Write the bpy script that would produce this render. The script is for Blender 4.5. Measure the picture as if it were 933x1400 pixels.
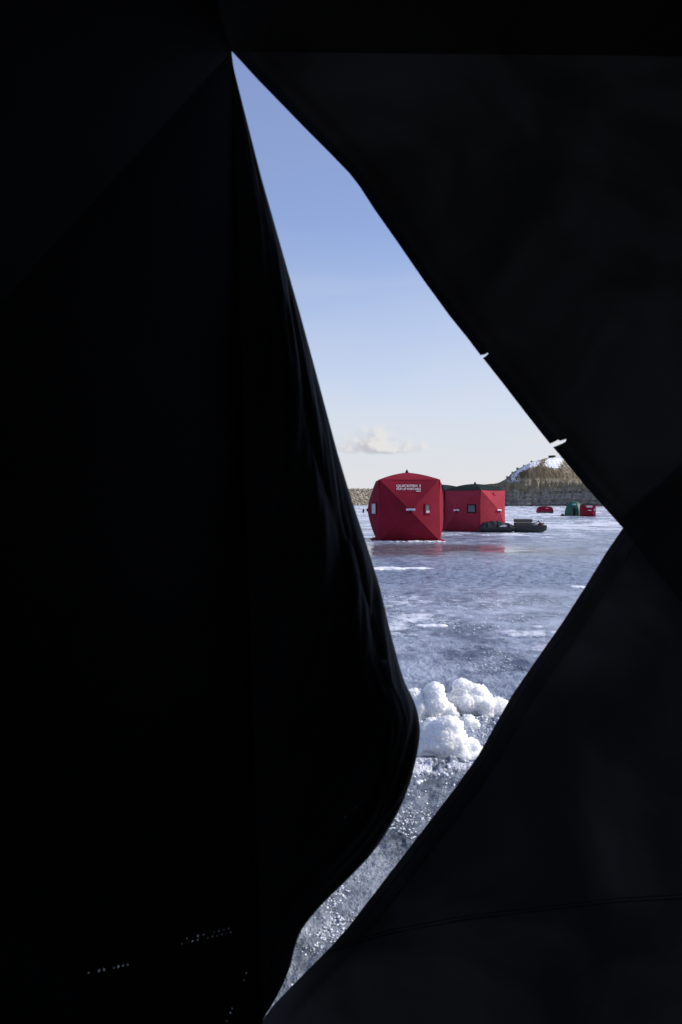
import bpy, bmesh, math, random
import numpy as np
from mathutils import Vector, Matrix
from mathutils.geometry import tessellate_polygon

for o in list(bpy.data.objects):
    bpy.data.objects.remove(o)
S = bpy.context.scene
COL = S.collection
rnd = random.Random(7)

# ------------------------------------------------------------------ camera
F = 1089.0          # focal length in photo pixels (28 mm on a 36 mm tall frame)
HC = 1.18           # eye height of someone sitting in the shelter
HX, HY = 466.5, 686.0
cam_d = bpy.data.cameras.new('camera')
cam = bpy.data.objects.new('camera', cam_d)
COL.objects.link(cam)
cam.location = (0, 0, HC)
cam.rotation_euler = (math.radians(90), 0, 0)
cam_d.sensor_fit = 'VERTICAL'
cam_d.sensor_height = 36.0
cam_d.sensor_width = 24.0
cam_d.lens = 28.0
cam_d.shift_y = -14 / 1400
cam_d.clip_start = 0.02
cam_d.clip_end = 4000
cam_d.dof.use_dof = True
cam_d.dof.focus_distance = 22
cam_d.dof.aperture_fstop = 9
S.camera = cam

# ------------------------------------------------------------------ sun, sky, exposure
SUN_EL = math.radians(33)
SUN_AZ = math.radians(88)       # to the right of straight ahead (+Y towards +X)
sd = bpy.data.lights.new('sun', 'SUN')
sd.energy = 2.6
sd.angle = math.radians(0.53)
sd.color = (1.0, 0.94, 0.84)
sun = bpy.data.objects.new('sun', sd)
COL.objects.link(sun)
sdir = Vector((math.cos(SUN_EL) * math.sin(SUN_AZ), math.cos(SUN_EL) * math.cos(SUN_AZ), math.sin(SUN_EL)))
sun.rotation_euler = sdir.to_track_quat('Z', 'Y').to_euler()
sun.location = sdir * 50

S.render.engine = 'CYCLES'
S.view_settings.view_transform = 'Standard'
S.view_settings.look = 'None'
S.view_settings.gamma = 1.0
S.view_settings.exposure = 0.9
S.cycles.max_bounces = 8
S.render.film_transparent = False


class NT:
    """tiny helper round a node tree"""
    def __init__(self, tree):
        self.t = tree
    def n(self, typ, **kw):
        nd = self.t.nodes.new(typ)
        for k, v in kw.items():
            if k.startswith('in_'):
                nd.inputs[k[3:]].default_value = v
            else:
                setattr(nd, k, v)
        return nd
    def link(self, a, b):
        self.t.links.new(a, b)
    def put(self, sock, v):
        if isinstance(v, (int, float)):
            sock.default_value = v
        elif isinstance(v, (tuple, list, Vector)):
            sock.default_value = tuple(v)
        else:
            self.t.links.new(v, sock)
    def m(self, op, a, b=None, c=None, clamp=False):
        nd = self.t.nodes.new('ShaderNodeMath')
        nd.operation = op
        nd.use_clamp = clamp
        for i, v in enumerate((a, b, c)):
            if v is not None:
                self.put(nd.inputs[i], v)
        return nd.outputs[0]
    def vm(self, op, a, b=None, out=0):
        nd = self.t.nodes.new('ShaderNodeVectorMath')
        nd.operation = op
        self.put(nd.inputs[0], a)
        if b is not None:
            self.put(nd.inputs[1], b)
        return nd.outputs[out]
    def smooth(self, v, lo, hi, a=0.0, b=1.0):
        nd = self.t.nodes.new('ShaderNodeMapRange')
        nd.interpolation_type = 'SMOOTHSTEP'
        self.put(nd.inputs[0], v)
        nd.inputs[1].default_value = lo
        nd.inputs[2].default_value = hi
        nd.inputs[3].default_value = a
        nd.inputs[4].default_value = b
        return nd.outputs[0]
    def mix(self, f, a, b):
        nd = self.t.nodes.new('ShaderNodeMix')
        nd.data_type = 'RGBA'
        self.put(nd.inputs[0], f)
        for s, v in ((nd.inputs[6], a), (nd.inputs[7], b)):
            if isinstance(v, tuple) and len(v) == 3:
                v = v + (1,)
            self.put(s, v)
        return nd.outputs[2]
    def noise(self, vec, scale, detail=4, rough=0.55, dist=0.0):
        nd = self.t.nodes.new('ShaderNodeTexNoise')
        nd.inputs['Scale'].default_value = scale
        nd.inputs['Detail'].default_value = detail
        nd.inputs['Roughness'].default_value = rough
        nd.inputs['Distortion'].default_value = dist
        if vec is not None:
            self.link(vec, nd.inputs['Vector'])
        return nd.outputs['Fac']


# world: Nishita sky with thin high cloud towards the horizon and small cumulus
W = bpy.data.worlds.new('World')
S.world = W
W.use_nodes = True
w = NT(W.node_tree)
W.node_tree.nodes.clear()
sky = w.n('ShaderNodeTexSky', sky_type='NISHITA', sun_disc=False)
sky.sun_elevation = SUN_EL
sky.sun_rotation = SUN_AZ
sky.altitude = 1600
sky.air_density = 1.0
sky.dust_density = 0.6
sky.ozone_density = 2.5
tc = w.n('ShaderNodeTexCoord')
dirv = w.vm('NORMALIZE', tc.outputs['Generated'])
sx = w.n('ShaderNodeSeparateXYZ')
w.link(dirv, sx.inputs[0])
az = w.m('ARCTAN2', sx.outputs[0], sx.outputs[1])
el = sx.outputs[2]
cxy = w.n('ShaderNodeCombineXYZ')
w.link(w.m('MULTIPLY', az, 1.0), cxy.inputs[0])
w.link(w.m('MULTIPLY', el, 4.0), cxy.inputs[1])
veil_n = w.noise(cxy.outputs[0], 2.2, 5, 0.5, 0.4)
veil = w.smooth(w.m('ADD', el, w.m('MULTIPLY', w.m('SUBTRACT', veil_n, 0.5), 0.22)), 0.0, 0.36, 1.0, 0.0)
veil = w.m('MULTIPLY', veil, 0.90)
thin = w.mix(0.30, sky.outputs[0], (2.35, 2.45, 4.2))      # thin high cirrus everywhere
col = w.mix(veil, thin, (3.9, 3.92, 4.1))
# low wisps
wz = w.n('ShaderNodeCombineXYZ')
w.link(w.m('MULTIPLY', az, 3.0), wz.inputs[0])
w.link(w.m('MULTIPLY', el, 26.0), wz.inputs[1])
wis = w.smooth(w.noise(wz.outputs[0], 1.6, 4, 0.5, 0.6), 0.52, 0.75)
wis = w.m('MULTIPLY', wis, w.smooth(el, 0.0, 0.17, 0.5, 0.0))
col = w.mix(wis, col, (4.25, 4.15, 4.05))
# cumulus: one in every 0.55 rad of azimuth, each shaped by the noise
azc = w.m('SUBTRACT', w.m('MODULO', w.m('ADD', az, 6.2832 + 0.2856 - 0.050), 0.5712), 0.2856)
cc = w.n('ShaderNodeCombineXYZ')
w.link(az, cc.inputs[0])
w.link(w.m('MULTIPLY', el, 1.35), cc.inputs[1])
def cloud_density(offx, offy):
    v = w.vm('ADD', cc.outputs[0], (offx, offy, 0))
    n1 = w.noise(v, 34, 6, 0.56, 0.25)
    dx = w.m('DIVIDE', w.m('ADD', azc, offx), 0.056)
    dyr = w.m('ADD', el, offy - 0.0655)
    up = w.m('DIVIDE', w.m('MAXIMUM', dyr, 0.0), 0.030)
    dn = w.m('DIVIDE', w.m('MINIMUM', dyr, 0.0), 0.006)
    dy = w.m('ADD', up, dn)
    r = w.m('ADD', w.m('MULTIPLY', dx, dx), w.m('MULTIPLY', dy, dy))
    core = w.m('SUBTRACT', 1.0, r)
    return w.m('ADD', core, w.m('MULTIPLY', w.m('SUBTRACT', n1, 0.47), 3.4))
d0 = cloud_density(0, 0)
d1 = cloud_density(0.008, 0.006)
cov = w.m('MULTIPLY', w.smooth(d0, -0.2, 1.1), 0.9)
lit = w.smooth(w.m('SUBTRACT', d0, d1), -0.45, 0.55)
ccol = w.mix(lit, (2.8, 2.82, 3.1), (4.25, 4.18, 4.1))
col = w.mix(cov, col, ccol)
bg = w.n('ShaderNodeBackground')
bg.inputs['Strength'].default_value = 0.10
w.link(col, bg.inputs['Color'])
wo = w.n('ShaderNodeOutputWorld')
w.link(bg.outputs[0], wo.inputs[0])

# ------------------------------------------------------------------ helpers
def px(x, y, Y):
    """photo pixel -> world point at distance Y"""
    return Vector(((x - HX) / F * Y, Y, HC - (y - HY) / F * Y))

def ground_y(py):
    return HC * F / (py - HY)

def tag(o, label=None, cat=None, group=None, kind=None):
    if label: o['label'] = label
    if cat: o['category'] = cat
    if group: o['group'] = group
    if kind: o['kind'] = kind
    return o

def empty(name, loc=(0, 0, 0), rz=0.0):
    o = bpy.data.objects.new(name, None)
    COL.objects.link(o)
    o.location = loc
    o.rotation_euler = (0, 0, rz)
    o.empty_display_size = 0.2
    return o

def mesh_obj(name, me, mat=None, parent=None, smooth=False):
    if mat is not None and not me.materials:
        me.materials.append(mat)
    if smooth:
        me.polygons.foreach_set('use_smooth', [True] * len(me.polygons))
    o = bpy.data.objects.new(name, me)
    COL.objects.link(o)
    if parent is not None:
        o.parent = parent
    return o

def from_bm(name, bm, mat, parent=None, smooth=False):
    bmesh.ops.recalc_face_normals(bm, faces=bm.faces[:])
    me = bpy.data.meshes.new(name)
    bm.to_mesh(me)
    bm.free()
    return mesh_obj(name, me, mat, parent, smooth)

def from_arrays(name, V, Q, mat, parent=None, smooth=True, attrs=None):
    """V (n,3) floats, Q (m,3|4) ints"""
    me = bpy.data.meshes.new(name)
    V = np.asarray(V, dtype=np.float32)
    Q = np.asarray(Q, dtype=np.int32)
    k = Q.shape[1]
    me.vertices.add(len(V))
    me.vertices.foreach_set('co', V.ravel())
    me.loops.add(Q.size)
    me.loops.foreach_set('vertex_index', Q.ravel())
    me.polygons.add(len(Q))
    me.polygons.foreach_set('loop_start', np.arange(0, Q.size, k, dtype=np.int32))
    me.polygons.foreach_set('loop_total', np.full(len(Q), k, dtype=np.int32))
    if smooth:
        me.polygons.foreach_set('use_smooth', np.ones(len(Q), dtype=bool))
    me.update(calc_edges=True)
    for an, av in (attrs or {}).items():
        a = me.attributes.new(an, 'FLOAT', 'POINT')
        a.data.foreach_set('value', np.asarray(av, dtype=np.float32))
    return mesh_obj(name, me, mat, parent)

def grid_quads(nr, nc):
    i = np.arange(nr - 1)[:, None] * nc + np.arange(nc - 1)[None, :]
    return np.stack([i, i + 1, i + nc + 1, i + nc], -1).reshape(-1, 4)

def hash3(ix, iy, iz, seed):
    h = (ix.astype(np.uint64) * np.uint64(374761393) + iy.astype(np.uint64) * np.uint64(668265263)
         + iz.astype(np.uint64) * np.uint64(2147483647) + np.uint64(seed * 1442695041)) & np.uint64(0xFFFFFFFF)
    h = ((h ^ (h >> np.uint64(13))) * np.uint64(1274126177)) & np.uint64(0xFFFFFFFF)
    h = ((h ^ (h >> np.uint64(16))) * np.uint64(2246822519)) & np.uint64(0xFFFFFFFF)
    h = h ^ (h >> np.uint64(15))
    return (h & np.uint64(0xFFFFFF)).astype(np.float64) / float(0xFFFFFF)

def vnoise(x, y, z=None, seed=0):
    """smooth value noise, -1..1"""
    if z is None:
        z = np.zeros_like(x)
    x = x + 1000.0; y = y + 1000.0; z = z + 1000.0
    ix = np.floor(x); iy = np.floor(y); iz = np.floor(z)
    fx, fy, fz = x - ix, y - iy, z - iz
    u, v, ww = [f * f * f * (f * (f * 6 - 15) + 10) for f in (fx, fy, fz)]
    ix = ix.astype(np.int64); iy = iy.astype(np.int64); iz = iz.astype(np.int64)
    r = 0
    for a in (0, 1):
        wa = u if a else 1 - u
        for b in (0, 1):
            wb = v if b else 1 - v
            for c in (0, 1):
                wc = ww if c else 1 - ww
                r = r + wa * wb * wc * hash3(ix + a, iy + b, iz + c, seed)
    return r * 2 - 1

def vnoise2(x, y, seed=0):
    x = x + 3000.0; y = y + 3000.0
    ix = np.floor(x); iy = np.floor(y)
    fx, fy = x - ix, y - iy
    u, v = [f * f * f * (f * (f * 6 - 15) + 10) for f in (fx, fy)]
    ix = ix.astype(np.int64); iy = iy.astype(np.int64)
    z = np.zeros_like(ix)
    h00 = hash3(ix, iy, z, seed); h10 = hash3(ix + 1, iy, z, seed)
    h01 = hash3(ix, iy + 1, z, seed); h11 = hash3(ix + 1, iy + 1, z, seed)
    return ((h00 * (1 - u) + h10 * u) * (1 - v) + (h01 * (1 - u) + h11 * u) * v) * 2 - 1

def fbm2(x, y, octv=4, seed=0, gain=0.5):
    r = 0; a = 1.0; t = 0
    c, s = math.cos(0.6), math.sin(0.6)
    for o in range(octv):
        r = r + a * vnoise2(x, y, seed + o * 17)
        t += a
        a *= gain
        x, y = (c * x - s * y) * 2.03 + 11.3, (s * x + c * y) * 2.03 - 7.1
    return r / t

def fbm3(x, y, z, octv=4, seed=0, gain=0.5):
    r = 0; a = 1.0; t = 0
    for o in range(octv):
        r = r + a * vnoise(x, y, z, seed + o * 17)
        t += a
        a *= gain
        x, y, z = x * 2.03 + 5.3, y * 2.03 - 3.7, z * 2.03 + 9.1
    return r / t

def sstep(x, lo, hi):
    t = np.clip((x - lo) / (hi - lo), 0, 1)
    return t * t * (3 - 2 * t)

# ------------------------------------------------------------------ materials
def new_mat(name):
    m = bpy.data.materials.new(name)
    m.use_nodes = True
    t = NT(m.node_tree)
    return m, t, m.node_tree.nodes['Principled BSDF']

def bump(t, b, h, strength, dist):
    bn = t.n('ShaderNodeBump')
    bn.inputs['Strength'].default_value = strength
    bn.inputs['Distance'].default_value = dist
    t.link(h, bn.inputs['Height'])
    t.link(bn.outputs[0], b.inputs['Normal'])
    return bn

def fabric(name, colr, rough=0.6, var=0.25, wr=0.35, scale=1.0, spec=0.3, weave=0.0):
    m, t, b = new_mat(name)
    c = t.n('ShaderNodeTexCoord').outputs['Object']
    n1 = t.noise(c, 2.2 * scale, 5, 0.6, 0.3)
    dark = tuple(v * (1 - var) for v in colr)
    lite = tuple(min(1, v * (1 + var)) for v in colr)
    t.link(t.mix(t.smooth(n1, 0.3, 0.7), dark, lite), b.inputs['Base Color'])
    b.inputs['Roughness'].default_value = rough
    b.inputs['Specular IOR Level'].default_value = spec
    h = t.noise(c, 5.0 * scale, 5, 0.6, 0.8)
    bump(t, b, h, wr, 0.03)
    return m

def plain(name, colr, rough=0.5, metal=0.0, var=0.15, scale=20, bmp=0.15, bdist=0.004, spec=0.5):
    m, t, b = new_mat(name)
    c = t.n('ShaderNodeTexCoord').outputs['Object']
    n1 = t.noise(c, scale, 4, 0.6)
    dark = tuple(v * (1 - var) for v in colr)
    lite = tuple(min(1, v * (1 + var)) for v in colr)
    t.link(t.mix(n1, dark, lite), b.inputs['Base Color'])
    b.inputs['Roughness'].default_value = rough
    b.inputs['Metallic'].default_value = metal
    b.inputs['Specular IOR Level'].default_value = spec
    bump(t, b, n1, bmp, bdist)
    return m

M = {}
M['red'] = fabric('red_shelter_fabric', (0.20, 0.010, 0.025), 0.8, 0.12, 0.25, spec=0.12)
M['red_b'] = fabric('bright_red_shelter_fabric', (0.30, 0.027, 0.046), 0.8, 0.12, 0.25, spec=0.12)
M['black_roof'] = fabric('dark_green_black_fabric', (0.012, 0.019, 0.019), 0.85, 0.2, spec=0.08)
M['green'] = fabric('green_dome_fabric', (0.022, 0.085, 0.050), 0.55, 0.15)
M['green_pale'] = fabric('pale_blue_green_fabric', (0.16, 0.36, 0.40), 0.5, 0.15)
M['black_cover'] = fabric('black_cover_fabric', (0.018, 0.019, 0.022), 0.65, 0.3, 0.5, 2)
M['sled'] = plain('dark_sled_plastic', (0.022, 0.024, 0.026), 0.45)
M['pole'] = plain('dark_fibreglass_pole', (0.008, 0.008, 0.009), 0.85, spec=0.1)
M['hub'] = plain('black_hub_plastic', (0.010, 0.010, 0.010), 0.8, spec=0.1)
M['white'] = plain('white_print', (0.78, 0.78, 0.80), 0.6, var=0.04, bmp=0.02)
M['tagw'] = plain('white_woven_tag', (0.72, 0.70, 0.78), 0.6, var=0.05)
M['tagline'] = plain('grey_tag_print', (0.30, 0.24, 0.38), 0.6)
M['crate'] = plain('olive_grey_crate', (0.085, 0.078, 0.058), 0.7, var=0.4, scale=9)
M['brown'] = plain('brown_gear', (0.11, 0.055, 0.04), 0.7, var=0.4, scale=12)
M['steel'] = plain('grey_steel', (0.35, 0.35, 0.36), 0.35, 0.9)
M['bagw'] = plain('pale_bag_plastic', (0.62, 0.62, 0.66), 0.5, var=0.15, scale=12)

m, t, b = new_mat('clear_window_film')
b.inputs['Base Color'].default_value = (0.10, 0.12, 0.14, 1)
b.inputs['Roughness'].default_value = 0.12
c = t.n('ShaderNodeTexCoord').outputs['Object']
bump(t, b, t.noise(c, 6, 3, 0.5, 0.4), 0.5, 0.05)
M['film'] = m
m, t, b = new_mat('white_window_flap')
b.inputs['Base Color'].default_value = (0.46, 0.46, 0.48, 1)
b.inputs['Roughness'].default_value = 0.5
M['flapw'] = m

# snow
def snow_mat(name, colr=(0.92, 0.92, 0.925), sss=0.05, sc=60):
    m, t, b = new_mat(name)
    c = t.n('ShaderNodeTexCoord').outputs['Object']
    n1 = t.noise(c, sc, 6, 0.7)
    n2 = t.noise(c, sc * 6, 3, 0.7)
    t.link(t.mix(n1, tuple(v * 0.94 for v in colr), colr), b.inputs['Base Color'])
    b.inputs['Roughness'].default_value = 0.75
    b.inputs['Subsurface Weight'].default_value = 1.0
    b.inputs['Subsurface Radius'].default_value = (1.0, 1.05, 1.2)
    b.inputs['Subsurface Scale'].default_value = sss
    b.inputs['Specular IOR Level'].default_value = 0.25
    bump(t, b, t.m('ADD', n1, t.m('MULTIPLY', n2, 0.5)), 0.6, 0.012)
    return m
M['snow'] = snow_mat('slush_snow')
M['crust'] = snow_mat('wind_crust_snow', (0.70, 0.71, 0.76), 0.02, 20)

M['chip'] = plain('glassy_ice_chip', (0.74, 0.77, 0.82), 0.16, var=0.08, scale=80, bmp=0.1)

# ice with wind crust: attribute snow (0 ice .. 1 crust), rough (0 polished .. 1 rough)
m, t, b = new_mat('lake_ice')
geo = t.n('ShaderNodeNewGeometry')
P = geo.outputs['Position']
at = t.n('ShaderNodeAttribute'); at.attribute_name = 'snow'
ar = t.n('ShaderNodeAttribute'); ar.attribute_name = 'rough'
mp = t.n('ShaderNodeMapping'); mp.inputs['Scale'].default_value = (1.1, 0.8, 1.0)
t.link(P, mp.inputs[0])
n_a = t.noise(mp.outputs[0], 1.3, 6, 0.62, 0.5)
n_b = t.noise(mp.outputs[0], 7.0, 7, 0.74, 0.3)
n_c = t.noise(P, 55.0, 3, 0.6)
n_d = t.noise(P, 170.0, 2, 0.5)
sn = t.m('ADD', at.outputs['Fac'], t.m('MULTIPLY', t.m('SUBTRACT', n_b, 0.5), 1.5))
sn = t.m('ADD', sn, t.m('MULTIPLY', t.m('SUBTRACT', n_c, 0.5), 0.7))
snf = t.smooth(sn, 0.35, 0.75)
cloudy = t.m('ADD', t.m('MULTIPLY', n_a, 0.6), t.m('MULTIPLY', n_b, 0.4))
icec = t.mix(t.smooth(cloudy, 0.38, 0.60), (0.068, 0.092, 0.150), (0.40, 0.45, 0.575))
ac = t.n('ShaderNodeAttribute'); ac.attribute_name = 'clear'
n_e = t.noise(P, 3.2, 4, 0.6, 0.8)
clr = t.mix(t.smooth(t.m('ADD', t.m('MULTIPLY', n_b, 0.5), t.m('MULTIPLY', n_e, 0.5)), 0.38, 0.62), (0.035, 0.045, 0.060), (0.31, 0.34, 0.39))
icec = t.mix(ac.outputs['Fac'], icec, clr)
ab = t.n('ShaderNodeAttribute'); ab.attribute_name = 'blue'
blu = t.mix(t.smooth(n_b, 0.36, 0.60), (0.030, 0.048, 0.105), (0.27, 0.325, 0.46))
icec = t.mix(ab.outputs['Fac'], icec, blu)
colr = t.mix(snf, icec, (0.68, 0.69, 0.76))
t.link(colr, b.inputs['Base Color'])
b.inputs['IOR'].default_value = 1.33
rr = t.m('ADD', t.m('MULTIPLY', ar.outputs['Fac'], 0.18), 0.06)
rgh = t.m('ADD', t.m('MULTIPLY', snf, 0.45), rr, clamp=True)
t.link(rgh, b.inputs['Roughness'])
hh = t.m('ADD', t.m('MULTIPLY', n_b, 0.45), t.m('MULTIPLY', n_c, 0.30))
hh = t.m('ADD', hh, t.m('MULTIPLY', n_d, 0.13))
bn = bump(t, b, hh, 1.0, 0.055)
bs = t.m('ADD', 0.02, t.m('MULTIPLY', ar.outputs['Fac'], 0.98))
t.link(bs, bn.inputs['Strength'])
M['ice'] = m

# rock of the cliff: tan upper beds, grey lower beds, snow lying on the upper slope
m, t, b = new_mat('cliff_rock')
geo = t.n('ShaderNodeNewGeometry')
P = geo.outputs['Position']
at = t.n('ShaderNodeAttribute'); at.attribute_name = 'snow'
sp = t.n('ShaderNodeSeparateXYZ'); t.link(P, sp.inputs[0])
n1 = t.noise(P, 0.35, 6, 0.65, 0.4)
mpc = t.n('ShaderNodeMapping'); mpc.inputs['Scale'].default_value = (1.0, 1.0, 0.35)
t.link(P, mpc.inputs[0])
n2 = t.smooth(t.noise(mpc.outputs[0], 1.3, 5, 0.62), 0.2, 0.8)
zz = t.m('ADD', sp.outputs[2], t.m('MULTIPLY', t.m('SUBTRACT', n1, 0.5), 6.0))
lower = t.smooth(zz, 3.8, 5.2)
c0 = t.mix(n2, (0.13, 0.12, 0.10), (0.44, 0.41, 0.36))
c1 = t.mix(n2, (0.135, 0.115, 0.075), (0.33, 0.29, 0.20))
cr = t.mix(lower, c0, c1)
dirt = t.mix(n2, (0.07, 0.055, 0.035), (0.20, 0.16, 0.10))
cr = t.mix(t.smooth(zz, 7.0, 8.2), cr, dirt)
ns = t.noise(P, 1.9, 5, 0.75, 0.6)
sf = t.smooth(t.m('ADD', at.outputs['Fac'], t.m('MULTIPLY', t.m('SUBTRACT', ns, 0.5), 3.0)), 0.48, 0.64)
t.link(t.mix(sf, cr, (0.80, 0.82, 0.87)), b.inputs['Base Color'])
b.inputs['Roughness'].default_value = 0.9
b.inputs['Specular IOR Level'].default_value = 0.2
bump(t, b, t.m('ADD', n2, n1), 0.9, 0.5)
M['cliff'] = m

def stone_mat(name, a, bb):
    m, t, b = new_mat(name)
    at = t.n('ShaderNodeAttribute'); at.attribute_name = 'tone'
    geo = t.n('ShaderNodeNewGeometry')
    n1 = t.noise(geo.outputs['Position'], 3.0, 5, 0.65)
    f = t.m('ADD', t.m('MULTIPLY', at.outputs['Fac'], 0.75), t.m('MULTIPLY', n1, 0.25))
    t.link(t.mix(f, a, bb), b.inputs['Base Color'])
    b.inputs['Roughness'].default_value = 0.9
    b.inputs['Specular IOR Level'].default_value = 0.2
    bump(t, b, n1, 0.6, 0.2)
    return m
M['riprap'] = stone_mat('tan_riprap_stone', (0.14, 0.115, 0.08), (0.55, 0.48, 0.36))
M['bank'] = plain('tan_bank_earth', (0.16, 0.135, 0.095), 0.95, var=0.4, scale=0.8, bmp=0.6, bdist=0.3, spec=0.1)
M['outcrop'] = plain('dark_brown_rock', (0.075, 0.06, 0.05), 0.9, var=0.4, scale=2, bmp=0.5, bdist=0.1, spec=0.2)
M['leaf'] = plain('grey_brown_scrub', (0.045, 0.043, 0.028), 0.9, var=0.4, scale=3, spec=0.1)
M['twig'] = plain('scrub_stem', (0.06, 0.045, 0.03), 0.9)

# black inside of the camera's own shelter; stitch holes let real light through
def black_fabric(name, rows=(), colr=(0.014, 0.0145, 0.016), spec=0.15, thru=0.0):
    m, t, b = new_mat(name)
    geo = t.n('ShaderNodeNewGeometry')
    P = geo.outputs['Position']
    n1 = t.noise(P, 6, 5, 0.6, 0.5)
    t.link(t.mix(n1, tuple(v * 0.7 for v in colr), tuple(v * 1.3 for v in colr)), b.inputs['Base Color'])
    b.inputs['Roughness'].default_value = 0.75
    b.inputs['Specular IOR Level'].default_value = spec
    h = t.m('ADD', t.noise(P, 5, 3, 0.5, 0.3), t.m('MULTIPLY', t.noise(P, 700, 2, 0.5), 0.02))
    bump(t, b, h, 0.3, 0.02)
    surf = b.outputs[0]
    out = m.node_tree.nodes['Material Output']
    if thru > 0:
        tl = t.n('ShaderNodeBsdfTranslucent')
        t.link(t.mix(t.smooth(t.noise(P, 3.5, 5, 0.6, 0.6), 0.3, 0.7), (thru * 0.75,) * 3, (thru * 1.2,) * 3), tl.inputs['Color'])
        ad = t.n('ShaderNodeAddShader')
        t.link(surf, ad.inputs[0]); t.link(tl.outputs[0], ad.inputs[1])
        surf = ad.outputs[0]
        t.link(surf, out.inputs[0])
    hole = None
    for (A, B, step, r) in rows:
        A = Vector(A); B = Vector(B); L = (B - A).length; d = (B - A) / L
        rel = t.vm('SUBTRACT', P, tuple(A))
        u = t.vm('DOT_PRODUCT', rel, tuple(d), out=1)
        inr = t.m('MULTIPLY', t.m('GREATER_THAN', u, 0.0), t.m('LESS_THAN', u, L))
        l2 = t.vm('DOT_PRODUCT', rel, rel, out=1)
        v2 = t.m('SUBTRACT', l2, t.m('MULTIPLY', u, u))
        k = t.m('FLOOR', t.m('DIVIDE', u, step))
        wn = t.n('ShaderNodeTexWhiteNoise', noise_dimensions='1D')
        t.link(k, wn.inputs['W'])
        fu = t.m('MULTIPLY', t.m('SUBTRACT', t.m('FRACT', t.m('DIVIDE', u, step)), 0.5), step)
        d2 = t.m('ADD', t.m('MULTIPLY', fu, fu), v2)
        rad = t.m('MULTIPLY', t.m('ADD', wn.outputs['Value'], 0.25), r)
        hit = t.m('MULTIPLY', inr, t.m('LESS_THAN', d2, t.m('MULTIPLY', rad, rad)))
        hole = hit if hole is None else t.m('MAXIMUM', hole, hit)
    if hole is not None:
        out = m.node_tree.nodes['Material Output']
        tr = t.n('ShaderNodeBsdfTransparent')
        mx = t.n('ShaderNodeMixShader')
        t.link(hole, mx.inputs[0])
        t.link(surf, mx.inputs[1])
        t.link(tr.outputs[0], mx.inputs[2])
        t.link(mx.outputs[0], out.inputs[0])
    return m
M['black'] = black_fabric('black_shelter_fabric')
M['black_front'] = black_fabric('black_door_wall_fabric', (), (0.030, 0.031, 0.034), 0.2, 0.062)  # same black cloth, paler and translucent so its glow stands in for lens flare
M['black_low'] = black_fabric('black_lower_panel_fabric', (), (0.030, 0.030, 0.031), 0.2, 0.105)  # copy with more translucency, added glow low down beside the opening
M['black_side'] = black_fabric('black_side_panel_fabric', (), (0.030, 0.031, 0.034), 0.2, 0.035)  # copy with a weaker added glow, away from the opening
M['black_roof_in'] = black_fabric('black_ceiling_fabric', (), (0.02, 0.02, 0.022), 0.1, 0.022)  # ceiling copy with a faint added glow to blend with the wall

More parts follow.
